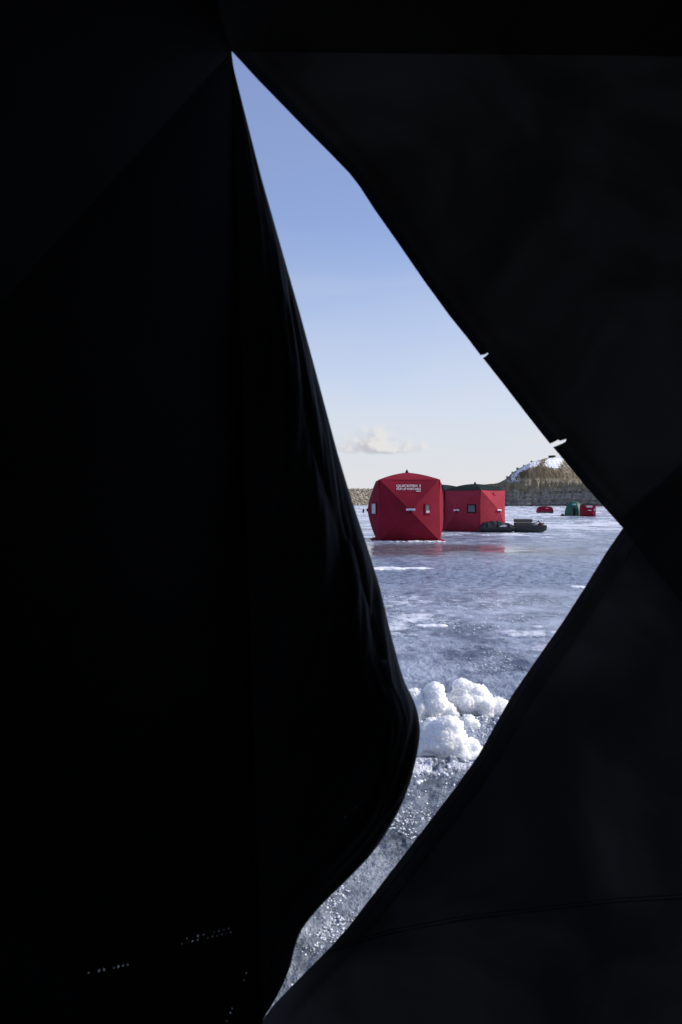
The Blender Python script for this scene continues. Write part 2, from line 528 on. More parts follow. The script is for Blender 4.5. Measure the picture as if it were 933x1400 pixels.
# ------------------------------------------------------------------ the frozen lake: one sheet to the horizon
def build_ice():
    ang = np.concatenate([np.linspace(-180, -30, 40)[:-1], np.linspace(-30, -11, 40)[:-1],
                          np.arange(-11, 22, 0.065), np.linspace(22, 40, 36)[1:], np.linspace(40, 180, 40)[1:]])
    def geom(a, b_, q):
        n = int(math.log(b_ / a) / q) + 1
        return np.exp(np.linspace(math.log(a), math.log(b_), n))
    rad = np.concatenate([[0.02], geom(0.3, 1.4, 0.05)[:-1], geom(1.4, 7.5, 0.0038)[:-1],
                          geom(7.5, 42, 0.0065)[:-1], geom(42, 900, 0.03)])
    A = np.radians(ang)[None, :]
    R = rad[:, None]
    X = R * np.sin(A); Y = R * np.cos(A)
    nr, nc = X.shape
    x, y = X.ravel(), Y.ravel()
    r = np.sqrt(x * x + y * y)
    # crust mask: broad patches, streaked across the wind
    sn = 0.15 + 0.55 * fbm2(x * 0.4, y * 0.35, 4, 3) + 0.50 * fbm2(x * 2.2, y * 1.5, 4, 31, 0.6)
    sn = sn + 0.36 * sstep(y, 17, 40)                                  # wind crust farther out
    sn = sn + 0.32 * np.exp(-((y - 8.6) / 1.3) ** 2) * sstep(x, -0.5, 1.6)     # pale plate
    sn = sn - 0.45 * np.exp(-((y - 13.2) / 2.3) ** 2)                   # blue wavy band
    sn = sn - 0.25 * np.exp(-((y - 20.0) / 2.6) ** 2) * np.exp(-((x - 2.0) / 2.6) ** 2)  # clear ice before the shelter
    sn = sn + 0.30 * np.exp(-((y - 3.55) / 0.10) ** 2) * sstep(x, 0.0, 0.3) * (1 - sstep(x, 0.8, 1.1))
    for yy, ww_, aa in ((2.72, 0.12, 0.25), (2.15, 0.10, 0.22), (3.1, 0.08, 0.1), (1.95, 0.05, 0.25)):
        sn = sn + aa * np.exp(-((y - yy) / ww_) ** 2) * sstep(fbm2(x * 4, y * 4, 2, 77), -0.4, 0.3)
    sn = sn + 0.5 * np.exp(-((y - 7.0) / 0.7) ** 2 - ((x - 1.9) / 0.7) ** 2) * sstep(fbm2(x * 3, y * 5, 2, 160), -0.1, 0.4)
    sn = np.clip(sn, 0, 1)
    cle = (1 - sstep(y + 0.3 * fbm2(x * 2, y * 2, 2, 140), 2.9, 4.1)) * 0.95
    blu = np.clip(np.exp(-((y - 12.8) / 2.4) ** 2) * 1.1 + 0.5 * fbm2(x * 0.4, y * 0.9, 3, 150) * (y > 6), 0, 1)
    sn = sn * (1 - 0.5 * cle)
    rf = np.exp(-((y - 19.6) / 2.6) ** 4) * np.exp(-((x - 2.6) / 3.6) ** 4)  # ice colour darkened in this area to bring out the shelter's reflection
    cle = np.maximum(cle, 0.75 * rf)
    sn = sn * (1 - 0.65 * rf)
    sn = np.clip(sn + 0.9 * np.exp(-((y - 3.50 + 0.16 * fbm2(x * 7, y * 3, 3, 311)) / 0.10) ** 2) * sstep(x, 0.1, 0.25) * (1 - sstep(x, 0.62, 0.8)) * sstep(fbm2(x * 14, y * 14, 3, 301), -0.25, 0.2), 0, 1)
    ro = 0.55 + 0.5 * fbm2(x * 0.5, y * 0.5, 3, 91)
    ro = ro + 0.5 * (1 - sstep(y, 4.5, 9)) + 0.25 * np.exp(-((y - 13) / 2.5) ** 2)
    refl = np.exp(-((y - 19.6) / 2.6) ** 4) * np.exp(-((x - 2.6) / 3.6) ** 4)
    ro = ro - 0.62 * refl
    ro = np.clip(ro, 0, 1)
    near = 1 - sstep(r, 25, 60)
    z = 0.010 * fbm2(x * 0.9, y * 1.6, 3, 5) * near
    z = z + (0.0015 + 0.015 * ro) * fbm2(x * 8.0, y * 5.5, 4, 12, 0.6) * (1 - sstep(r, 16, 36))
    z = z + (0.0010 + 0.0070 * ro) * (1 - 2 * np.abs(fbm2(x * 15, y * 17, 3, 45))) * (1 - sstep(r, 5, 9))
    z = z + 0.0022 * ro * fbm2(x * 90, y * 110, 2, 49) * (1 - sstep(r, 3.2, 5))
    z = z + 0.016 * sstep(sn, 0.35, 0.8) * (0.7 + 0.3 * fbm2(x * 8, y * 12, 2, 66)) * near
    # wavy frozen ridges of the blue band
    band = np.exp(-((y - 13.2) / 2.6) ** 2)
    z = z + 0.022 * band * fbm2(x * 4.0, y * 3.0, 4, 70, 0.6)
    apron = np.exp(-((y - 3.50 + 0.16 * fbm2(x * 7, y * 3, 3, 311)) / 0.10) ** 2) * sstep(x, 0.1, 0.25) * (1 - sstep(x, 0.62, 0.8))
    z = z + apron * (0.020 * np.clip(fbm2(x * 22, y * 22, 3, 301) + 0.25, 0, 1) + 0.006 * fbm2(x * 90, y * 90, 2, 305))
    V = np.stack([x, y, z], -1)
    o = from_arrays('lake_ice', V, grid_quads(nr, nc)[:, ::-1], M['ice'], attrs={'snow': sn, 'rough': ro, 'clear': cle, 'blue': blu})
    tag(o, 'blue grey frozen lake surface with pale wind crust', kind='structure')
build_ice()

# ------------------------------------------------------------------ far shore: riprap bank and cliff
def rock_verts(n_seed, sub=1):
    bm = bmesh.new()
    bmesh.ops.create_icosphere(bm, subdivisions=sub, radius=1)
    V = np.array([v.co[:] for v in bm.verts]); Fc = np.array([[v.index for v in f.verts] for f in bm.faces])
    bm.free()
    rs = np.random.RandomState(n_seed)
    V = V * (0.75 + 0.5 * rs.rand(len(V), 1))
    return V, Fc

def build_bank():
    Yb = 262.0
    xs = np.linspace(-170, 75, 160)
    prof = [(0, -0.5), (0.3, 0.0), (2.5, 1.3), (5.2, 2.9), (8.2, 4.6), (9.8, 5.35), (11.5, 5.5), (16, 5.45), (26, -0.5)]
    V = []
    for x in xs:
        bend = 0.0009 * (x - 20) ** 2
        for (dy, z) in prof:
            V.append((x, Yb + dy - bend * 0.6, z + 0.12 * math.sin(x * 0.7 + dy)))
    o = from_arrays('shore_bank', np.array(V), grid_quads(len(xs), len(prof)), M['bank'], smooth=False)
    tag(o, 'tan riprap shore bank across the lake behind the shelters', kind='structure')
    base = [rock_verts(s) for s in range(6)]
    rs = np.random.RandomState(4)
    AV, AF, AT = [], [], []
    off = 0
    N = 9000
    for i in range(N):
        x = rs.uniform(-90, 72)
        if i < 3200:
            x = rs.uniform(-6, 26)
        s = rs.rand() ** 0.9
        dy = s * 9.9
        z = np.interp(dy, [p[0] for p in prof], [p[1] for p in prof])
        bend = 0.0009 * (x - 20) ** 2
        V0, F0 = base[i % 6]
        sz = (0.20 + 0.42 * rs.rand() ** 2)
        a = rs.rand() * 6.28
        ca, sa = math.cos(a), math.sin(a)
        v = V0 * (np.array([1.25, 0.9, 0.8]) * sz)
        v = np.stack([v[:, 0] * ca - v[:, 1] * sa, v[:, 0] * sa + v[:, 1] * ca, v[:, 2]], -1)
        v = v + np.array([x, Yb + dy - bend * 0.6, z + 0.12])
        AV.append(v); AF.append(F0 + off); off += len(v)
        AT.append(np.full(len(v), rs.rand()))
    r = from_arrays('riprap_stones', np.concatenate(AV), np.concatenate(AF), M['riprap'], o, smooth=False,
                    attrs={'tone': np.concatenate(AT)})
    r['kind'] = 'stuff'
build_bank()

CL_Y = 222.0
CREST = [(680, 659), (690, 656), (700, 648), (712, 640), (725, 633), (740, 628), (757, 625.5), (775, 624), (850, 620), (1400, 600)]
def crest_z(x, y):
    u = HX + F * np.asarray(x) / np.asarray(y)
    return HC + (HY - np.interp(u, [c[0] for c in CREST], [c[1] for c in CREST])) / F * np.asarray(y)
def build_cliff():
    # rim path: comes from behind, round the nose, then along the front to the right
    pts = []
    x0 = (690 - HX) / F * CL_Y           # nose x
    for a in np.linspace(180, 270, 60):
        rr_ = 7.0
        pts.append((x0 + 7 + rr_ * math.cos(math.radians(a)), CL_Y + 7 + rr_ * math.sin(math.radians(a)) * 1.0))
    back = [(x0 + 0.0 + 1.5 * math.sin(k * 0.2), CL_Y + 7 + 40 - k) for k in range(0, 40, 1)]
    front = [(x0 + 7 + k * 0.16, CL_Y + 0.8 * math.sin(k * 0.03) - 0.004 * k) for k in range(1, 900)]
    path = np.array(back + pts + front)
    n = len(path)
    tan = np.gradient(path, axis=0)
    tan /= np.linalg.norm(tan, axis=1)[:, None]
    nin = np.stack([-tan[:, 1], tan[:, 0]], -1)     # inward normal (left of travel direction)
    s = np.concatenate([[0], np.cumsum(np.linalg.norm(np.diff(path, axis=0), axis=1))])
    snose = s[len(back) + 30]
    # profile rows
    zc = np.linspace(-0.6, 6.4, 60)
    rows = []
    sn_rows = []
    layer = np.array([0.55, 0.05, 0.35, -0.1, 0.25, 0.0, 0.4, -0.15, -0.35, -0.7, -0.6])
    for z in zc:
        k = max(0, z) / 6.4 * (len(layer) - 1)
        i = int(min(k, len(layer) - 2)); f = k - i
        f = sstep(f, 0.35, 0.65)
        o = layer[i] * (1 - f) + layer[i + 1] * f
        o = o - 0.35 * max(0, 1.2 - z)            # talus foot
        zz = np.full(n, z)
        wv = fbm2(s * 0.9, np.full(n, z * 0.35), 4, 8)               # vertical pillars
        hb = fbm2(s * 0.25, np.full(n, z * 1.6), 3, 21)
        off = o + 0.75 * wv + 0.45 * hb
        zz = zz + 0.25 * fbm2(s * 0.15, np.full(n, z * 0.2), 2, 5) * (z > 0)
        rows.append(np.stack([path[:, 0] + nin[:, 0] * off, path[:, 1] + nin[:, 1] * off, zz], -1))
        sn_rows.append(np.zeros(n))
    # upper slope: rises away from the rim to a rounded crest that climbs to the right
    d = np.abs(s - snose)
    xx = path[:, 0]
    fac = 0.27 + 0.73 * sstep(d, 8, 22)
    for q in np.linspace(0.02, 1.0, 60):
        o = q * 22.0
        px_ = path[:, 0] + nin[:, 0] * o * fac
        py_ = path[:, 1] + nin[:, 1] * o * fac
        prof = 1 - (1 - q) ** (1.9 + 6 * (1 - sstep(d, 6, 20)))
        zz = 6.5 + (crest_z(px_, py_) - 6.5) * prof
        zz = zz + 0.45 * fbm2(s * 0.5, np.full(n, o * 0.5), 4, 33) * min(1, q * 6) * (1 - 0.5 * q)
        rows.append(np.stack([px_, py_, zz], -1))
        rel = xx - x0
        diag = rel - q * 5.0
        m1 = np.exp(-((diag - 6.0) / 3.6) ** 4) * sstep(np.full(n, q), 0.10, 0.25)
        m2 = np.exp(-((diag - 13.0) / 2.4) ** 4) * sstep(np.full(n, q), 0.10, 0.22) * (1 - 0.6 * sstep(np.full(n, q), 0.5, 0.8))
        m3 = 0.6 * np.exp(-((rel - 2.5) / 2.0) ** 2)
        m4 = 0.5 * (rel > 17) * (0.5 + 0.5 * fbm2(s * 0.2, np.full(n, q * 3), 2, 4))
        sn_rows.append(np.clip(m1 + m2 + m3 + m4, 0, 1) * 1.0)
    V = np.stack(rows, 0)
    V = V.reshape(-1, 3)
    o = from_arrays('cliff', V, grid_quads(len(rows), n), M['cliff'], smooth=False,
                    attrs={'snow': np.stack(sn_rows, 0).ravel()})
    tag(o, 'grey tan rock cliff with a snow dusted hill on top', kind='structure')
    return x0
X0 = build_cliff()

def crest_point(pxl, pyl):
    p = px(pxl, 600, CL_Y + 12)
    p.z = float(crest_z(p.x, p.y)) - 0.1
    return p

def shrub(name, p, size, label, seed):
    root = empty(name, p)
    rs = np.random.RandomState(seed)
    n = 260
    a = rs.normal(size=(n, 3)); a /= np.linalg.norm(a, axis=1)[:, None]
    a *= (rs.rand(n, 1) ** 0.4) * np.array([0.5, 0.5, 0.42]) * size
    a[:, 2] += 0.45 * size
    V, Q = [], []
    for i in range(n):
        u = rs.normal(size=3); u /= np.linalg.norm(u)
        v = np.cross(u, rs.normal(size=3)); v /= np.linalg.norm(v)
        k = size * 0.085
        V += [a[i] - u * k, a[i] + v * k * 0.5, a[i] + u * k, a[i] - v * k * 0.5]
        Q.append([4 * i, 4 * i + 1, 4 * i + 2, 4 * i + 3])
    from_arrays('crown', np.array(V), np.array(Q), M['leaf'], root, smooth=False)
    bm = bmesh.new()
    for i in range(5):
        q = Vector((rs.normal() * 0.2, rs.normal() * 0.2, 0.6)) * size
        tube(bm, [Vector((0, 0, -0.2 * size)), q * 0.5, q], [0.05 * size, 0.035 * size, 0.012 * size], 5)
    from_bm('trunk', bm, M['twig'], root)
    tag(root, label, 'shrub', 'scrub along the cliff crest')

def tube(bm, pts, radii, seg=8, closed_ends=True):
    rings = []
    n = len(pts)
    for i, p in enumerate(pts):
        d = (pts[min(i + 1, n - 1)] - pts[max(i - 1, 0)])
        if d.length < 1e-9:
            d = Vector((0, 0, 1))
        q = d.to_track_quat('Z', 'Y')
        r = radii[i] if isinstance(radii, (list, tuple)) else radii
        rings.append([bm.verts.new(p + q @ Vector((r * math.cos(2 * math.pi * k / seg), r * math.sin(2 * math.pi * k / seg), 0))) for k in range(seg)])
    for i in range(n - 1):
        for k in range(seg):
            bm.faces.new((rings[i][k], rings[i][(k + 1) % seg], rings[i + 1][(k + 1) % seg], rings[i + 1][k]))
    if closed_ends:
        bm.faces.new(rings[0][::-1]); bm.faces.new(rings[-1])
    return rings

def box(bm, c, s, rot=None, taper=1.0, bev=0.0):
    hx, hy, hz = s[0] / 2, s[1] / 2, s[2] / 2
    vs = []
    for z in (-1, 1):
        k = taper if z > 0 else 1.0
        for (x, y) in ((-1, -1), (1, -1), (1, 1), (-1, 1)):
            p = Vector((x * hx * k, y * hy * k, z * hz))
            if rot is not None:
                p = rot @ p
            vs.append(bm.verts.new(Vector(c) + p))
    fs = [(0, 3, 2, 1), (4, 5, 6, 7), (0, 1, 5, 4), (1, 2, 6, 5), (2, 3, 7, 6), (3, 0, 4, 7)]
    faces = [bm.faces.new([vs[i] for i in f]) for f in fs]
    if bev > 0:
        es = list({e for f in faces for e in f.edges})
        bmesh.ops.bevel(bm, geom=es, offset=bev, segments=2, affect='EDGES')
    return vs

shrub_spots = [(693.5, 652, 0.75, 'lowest dark shrub on the left nose of the cliff'),
               (701, 647.5, 0.8, 'small dark shrub just above the nose of the cliff'),
               (708, 642.5, 1.05, 'larger dark shrub on the left shoulder of the hill'),
               (716.5, 637, 0.7, 'small shrub midway up the hill crest line'),
               (727, 632, 0.8, 'thin shrub high on the hill crest against the sky')]
for i, (a, b_, sz, lab) in enumerate(shrub_spots):
    shrub('shrub', crest_point(a, b_), sz, lab, 50 + i)

def outcrop():
    p = crest_point(755, 626.5)
    rs = np.random.RandomState(3)
    root = empty('rock_outcrop', p)
    for (dx, dz, sx_, sy_, sz_) in ((0, 0.55, 1.15, 0.9, 0.28), (-0.2, 0.1, 0.8, 0.8, 0.45), (0.5, 0.05, 0.55, 0.6, 0.4)):
        V, Fc = rock_verts(rs.randint(99), 2)
        V = V * np.array([sx_, sy_, sz_]) + np.array([dx, 0, dz])
        from_arrays('boulder', V, Fc, M['outcrop'], root, smooth=False)
    tag(root, 'small dark capped rock outcrop on top of the snowy hill', 'rock')
outcrop()

# ------------------------------------------------------------------ hub shelters
def facet(name, A, B, H, nrm, bow, sag, mat, parent, n=8, base_in=0.0, mesh_only=False):
    """one triangular panel between two corners and the wall's hub: poles bow out, cloth sags in"""
    A, B, H, nrm = Vector(A), Vector(B), Vector(H), Vector(nrm).normalized()
    V = []
    for j in range(n + 1):
        v = j / n
        ea = A.lerp(H, v) + nrm * bow * 4 * v * (1 - v)
        eb = B.lerp(H, v) + nrm * bow * 4 * v * (1 - v)
        for i in range(n + 1):
            u = i / n
            p = ea.lerp(eb, u) - nrm * sag * 4 * u * (1 - u) * (1 - v)
            V.append(p)
    Q = []
    for j in range(n):
        for i in range(n):
            a = j * (n + 1) + i
            Q.append((a, a + 1, a + n + 2, a + n + 1))
    me = bpy.data.meshes.new(name)
    me.from_pydata([tuple(v) for v in V], [], Q)
    bm = bmesh.new(); bm.from_mesh(me)
    bmesh.ops.remove_doubles(bm, verts=bm.verts, dist=1e-5)
    bmesh.ops.recalc_face_normals(bm, faces=bm.faces[:])
    # orient outward
    s_ = sum((f.normal.dot(nrm) for f in bm.faces))
    if s_ < 0:
        bmesh.ops.reverse_faces(bm, faces=bm.faces[:])
    bm.to_mesh(me); bm.free()
    o = mesh_obj(name, me, mat, parent, True)
    return o

def on_facet(A, B, H, nrm, bow, sag, u, v):
    A, B, H, nrm = Vector(A), Vector(B), Vector(H), Vector(nrm).normalized()
    ea = A.lerp(H, v) + nrm * bow * 4 * v * (1 - v)
    eb = B.lerp(H, v) + nrm * bow * 4 * v * (1 - v)
    return ea.lerp(eb, u) - nrm * sag * 4 * u * (1 - u) * (1 - v)

def hub_wall(root, A, B, ztop_a, ztop_b, out, bulge, mats, zhub=0.5, knob=True, tagw=True, poles=True, bow=0.035, sag=0.02):
    """A,B base corners (x,y); out = outward dir. four panels, hub, poles, tag"""
    a0 = Vector((A[0], A[1], 0.0)); b0 = Vector((B[0], B[1], 0.0))
    tin = 0.03
    mid2 = (a0 + b0) / 2
    a1 = Vector((A[0], A[1], ztop_a)).lerp(Vector((mid2.x, mid2.y, ztop_a)), tin)
    b1 = Vector((B[0], B[1], ztop_b)).lerp(Vector((mid2.x, mid2.y, ztop_b)), tin)
    nrm = Vector((out[0], out[1], 0)).normalized()
    H = (a0 + b0) / 2 + nrm * bulge
    H.z = (ztop_a + ztop_b) / 2 * zhub
    top, side, bot = mats
    P_ = {}
    P_['top'] = (a1, b1, H); P_['bottom'] = (a0, b0, H); P_['a'] = (a0, a1, H); P_['b'] = (b0, b1, H)
    for key, mt in (('top', top), ('bottom', bot), ('a', side), ('b', side)):
        q = P_[key]
        facet('wall_panel', q[0], q[1], q[2], nrm, bow, sag, mt, root)
    if poles:
        for c in (a0, a1, b0, b1):
            bm = bmesh.new()
            pts = [c.lerp(H, k / 8) + nrm * (bow * 4 * (k / 8) * (1 - k / 8) - 0.004) for k in range(9)]
            tube(bm, pts, 0.007, 6)
            from_bm('seam', bm, top, root, True)
    bm = bmesh.new()
    hb = H + nrm * 0.006
    q = nrm.to_track_quat('Z', 'Y')
    tube(bm, [hb - nrm * 0.02, hb + nrm * 0.018, hb + nrm * 0.024], [0.05, 0.045, 0.03], 12)
    ho = from_bm('hub', bm, M['hub'], root, True)
    if tagw:
        bm = bmesh.new()
        side_v = nrm.cross(Vector((0, 0, 1)))
        if side_v.x < 0: side_v = -side_v
        R = Matrix((side_v, nrm, Vector((0, 0, 1)))).transposed()
        box(bm, H + nrm * 0.034 + Vector((0, 0, 0.025)), (0.27, 0.012, 0.062), R, 1, 0.004)
        tg = from_bm('tag', bm, M['tagw'], root)
        bm = bmesh.new()
        box(bm, H + nrm * 0.042 + Vector((0, 0, 0.012)), (0.19, 0.004, 0.014), R)
        from_bm('tag_print', bm, M['tagline'], tg)
        bm = bmesh.new()
        tube(bm, [H + nrm * 0.03, H + nrm * 0.05 - Vector((0, 0, 0.04)), H + nrm * 0.045 - Vector((0, 0, 0.09))], [0.02, 0.03, 0.022], 8)
        from_bm('pull_strap', bm, M['hub'], ho, True)
    return P_, H, nrm

def roof(root, corners, peak, mats, bow=0.05, sag=0.015):
    n = len(corners)
    for i in range(n):
        A = Vector(corners[i]); B = Vector(corners[(i + 1) % n])
        facet('roof_panel', A, B, peak, (0, 0, 1), bow, sag, mats, root)
        bm = bmesh.new()
        pts = [A.lerp(Vector(peak), k / 8) + Vector((0, 0, bow * 4 * (k / 8) * (1 - k / 8) - 0.004)) for k in range(9)]
        tube(bm, pts, 0.007, 6)
        from_bm('seam', bm, mats, root, True)
    bm = bmesh.new()
    p = Vector(peak)
    tube(bm, [p - Vector((0, 0, 0.01)), p + Vector((0, 0, 0.035)), p + Vector((0, 0, 0.05)), p + Vector((0, 0, 0.075)), p + Vector((0, 0, 0.085))], [0.05, 0.045, 0.02, 0.032, 0.02], 10)
    from_bm('roof_hub', bm, M['hub'], root, True)

def window(root, tri, nrm, bow, sag, u, v, wdt, hgt, frame_m, pane_m, half=None):
    """small window lying on a panel"""
    P0 = on_facet(*tri, nrm, bow, sag, u, v)
    Pu = on_facet(*tri, nrm, bow, sag, u + 0.05, v)
    Pv = on_facet(*tri, nrm, bow, sag, u, v + 0.05)
    nn = (Pu - P0).cross(Pv - P0).normalized()
    if nn.dot(nrm) < 0: nn = -nn
    up = (Vector((0, 0, 1)) - nn * nn.z).normalized()
    sd_ = up.cross(nn)
    R = Matrix((sd_, nn, up)).transposed()
    bm = bmesh.new()
    for (dx, dz, w_, h_) in ((0, hgt / 2 + 0.02, wdt + 0.08, 0.04), (0, -hgt / 2 - 0.02, wdt + 0.08, 0.04),
                             (-wdt / 2 - 0.02, 0, 0.04, hgt), (wdt / 2 + 0.02, 0, 0.04, hgt)):
        box(bm, P0 + sd_ * dx + up * dz + nn * 0.016, (w_, 0.016, h_), R)
    fr = from_bm('window', bm, frame_m, root)
    bm = bmesh.new()
    box(bm, P0 + nn * 0.010, (wdt, 0.006, hgt), R)
    from_bm('pane', bm, pane_m, fr)
    if half:
        bm = bmesh.new()
        box(bm, P0 + nn * 0.022 - up * hgt * 0.34 - sd_ * wdt * 0.05, (wdt * 0.95, 0.008, hgt * 0.28), R, 1, 0.003)
        from_bm('window_cover', bm, M['flapw'], fr)
    return fr

def text_mesh(name, body, size, origin, R, mat, parent, shear=0.18, width=None, extrude=0.0012, bold=0.0):
    cu = bpy.data.curves.new(name, 'FONT')
    cu.body = body
    cu.size = size
    cu.shear = shear
    cu.offset = bold
    cu.extrude = extrude
    cu.align_x = 'CENTER'; cu.align_y = 'CENTER'
    to = bpy.data.objects.new(name + '_tmp', cu)
    COL.objects.link(to)
    bpy.context.view_layer.update()
    me = bpy.data.meshes.new_from_object(to.evaluated_get(bpy.context.evaluated_depsgraph_get()))
    bpy.data.objects.remove(to)
    bpy.data.curves.remove(cu)
    co = np.empty(len(me.vertices) * 3, dtype=np.float32)
    me.vertices.foreach_get('co', co)
    co = co.reshape(-1, 3)
    if width:
        k = width / (co[:, 0].max() - co[:, 0].min())
        co[:, 0] *= k
    M3 = np.array(R)      # columns: right, up, normal
    co = co @ M3.T + np.array(origin)
    me.vertices.foreach_set('co', co.ravel().astype(np.float32))
    me.materials.clear()
    me.update()
    bm = bmesh.new(); bm.from_mesh(me)
    bmesh.ops.remove_doubles(bm, verts=bm.verts, dist=1e-6)
    bm.to_mesh(me); bm.free()
    nb = [[] for _ in me.vertices]
    for e in me.edges:
        a_, b_ = e.vertices
        nb[a_].append(b_); nb[b_].append(a_)
    lab = [-1] * len(me.vertices)
    k = 0
    for v0 in range(len(lab)):
        if lab[v0] >= 0: continue
        st = [v0]
        while st:
            q = st.pop()
            if lab[q] >= 0: continue
            lab[q] = k
            st += nb[q]
        k += 1
    for c in range(k):
        ids = [i for i, l in enumerate(lab) if l == c]
        mp_ = {v: i for i, v in enumerate(ids)}
        m1 = bpy.data.meshes.new('letter')
        m1.from_pydata([tuple(me.vertices[v].co) for v in ids], [], [[mp_[v] for v in p.vertices] for p in me.polygons if lab[p.vertices[0]] == c])
        mesh_obj('letter', m1, mat, parent)
    bpy.data.meshes.remove(me)

def skirt(root, base, width, mat, seed, zmax=0.03):
    """loose fabric skirt lying on the ice round the base"""
    rs = random.Random(seed)
    n = len(base)
    c = sum((Vector(p) for p in base), Vector((0, 0))) / n
    V, Q = [], []
    k = 0
    loop = []
    for i in range(n):
        A = Vector(base[i]); B = Vector(base[(i + 1) % n])
        for j in range(14):
            loop.append(A.lerp(B, j / 14))
    N = len(loop)
    for p in loop:
        d = (p - c).normalized()
        o1 = p + d * width * rs.uniform(0.35, 0.6); o2 = p + d * width * rs.uniform(0.8, 1.15)
        V += [(p.x, p.y, 0.03), (o1.x, o1.y, 0.012 + rs.uniform(0.0, zmax)), (o2.x, o2.y, 0.004 + rs.uniform(0, zmax * 0.6))]
    for i in range(N):
        a = 3 * i; b_ = 3 * ((i + 1) % N)
        for j in (0, 1):
            Q.append((a + j, b_ + j, b_ + j + 1, a + j + 1))
    o = from_arrays('skirt', np.array(V), np.array(Q), mat, root)
    return o

# --- nearest red shelter with lettering
def red_shelter():
    Yf = ground_y(740) + 0.0
    s = F / Yf
    xc = (560 - HX) / s
    w_ = 84 / s
    root = empty('pop_up_shelter', (xc, Yf + w_ / 2, 0))
    h = w_ / 2
    zt = (740 - 655.5) / s
    C_ = [(-h, -h), (h, -h), (h, h), (-h, h)]
    mats = (M['red'], M['red'], M['red'])
    bl = 0.42
    front, Hf, nf = hub_wall(root, C_[0], C_[1], zt, zt, (0, -1), bl, mats)
    right, Hr, nr_ = hub_wall(root, C_[1], C_[2], zt, zt, (1, 0), bl * 0.48, mats, tagw=False)
    hub_wall(root, C_[2], C_[3], zt, zt, (0, 1), bl, mats, tagw=False)
    left, Hl, nl = hub_wall(root, C_[3], C_[0], zt, zt, (-1, 0), bl * 0.72, mats, tagw=False)
    k = 0.97
    zt2 = zt + 0.002
    roof(root, [(-h * k, -h * 1.0, zt2), (h * k, -h * 1.0, zt2), (h * k, h * 1.0, zt2), (-h * k, h * 1.0, zt2)], (0, 0, zt + 0.24), M['red'], 0.032)
    window(root, front['b'], nf, 0.035, 0.02, 0.54, 0.42, 0.13, 0.24, M['red'], M['film'], True)
    window(root, left['b'], nl, 0.035, 0.02, 0.54, 0.35, 0.30, 0.30, M['red'], M['flapw'])
    # lettering printed on the upper front panel
    A, B, H = front['top']
    P0 = on_facet(A, B, H, nf, 0.035, 0.02, 0.47, 0.27)
    Pu = on_facet(A, B, H, nf, 0.035, 0.02, 0.57, 0.27)
    Pv = on_facet(A, B, H, nf, 0.035, 0.02, 0.47, 0.17)
    nn = (Pu - P0).cross(Pv - P0).normalized()
    if nn.y > 0: nn = -nn
    right_v = Vector((1, 0, 0))
    up = nn.cross(right_v)
    if up.z < 0: up = -up
    R = Matrix((right_v, up, nn)).transposed()
    base = P0 + nn * 0.012
    o1 = text_mesh('lettering', 'QUICKFISH 3', 0.125, base + up * 0.052, R, M['white'], root, 0.1, 33 / s, bold=0.0)
    o2 = text_mesh('lettering', 'POP-UP PORTABLE', 0.105, base - up * 0.055, R, M['white'], root, 0.1, 33 / s, bold=0.0)
    bm = bmesh.new()
    box(bm, base - up * 0.125 + right_v * 0.29, (0.14, 0.018, 0.003), Matrix((right_v, up, nn)).transposed())
    from_bm('printed_rule', bm, M['white'], root)
    # pull knob on cord at the left hub
    bm = bmesh.new()
    tube(bm, [Hl + Vector((-0.02, 0, 0)), Hl + Vector((-0.08, -0.02, 0.01)), Hl + Vector((-0.13, -0.03, -0.04))], 0.006, 6)
    cd = from_bm('pull_cord', bm, M['hub'], root)
    bm = bmesh.new()
    tube(bm, [Hl + Vector((-0.13, -0.03, 0.04)), Hl + Vector((-0.13, -0.03, 0.0)), Hl + Vector((-0.135, -0.03, -0.06)), Hl + Vector((-0.13, -0.03, -0.09))], [0.012, 0.026, 0.026, 0.012], 8)
    from_bm('toggle', bm, M['hub'], cd, True)
    skirt(root, C_, 0.2, M['red'], 3)
    tag(root, 'nearest red pop-up ice shelter with white lettering on its front', 'ice shelter', 'pop-up shelters on the ice')
    return xc, Yf, w_
RX, RY, RW = red_shelter()

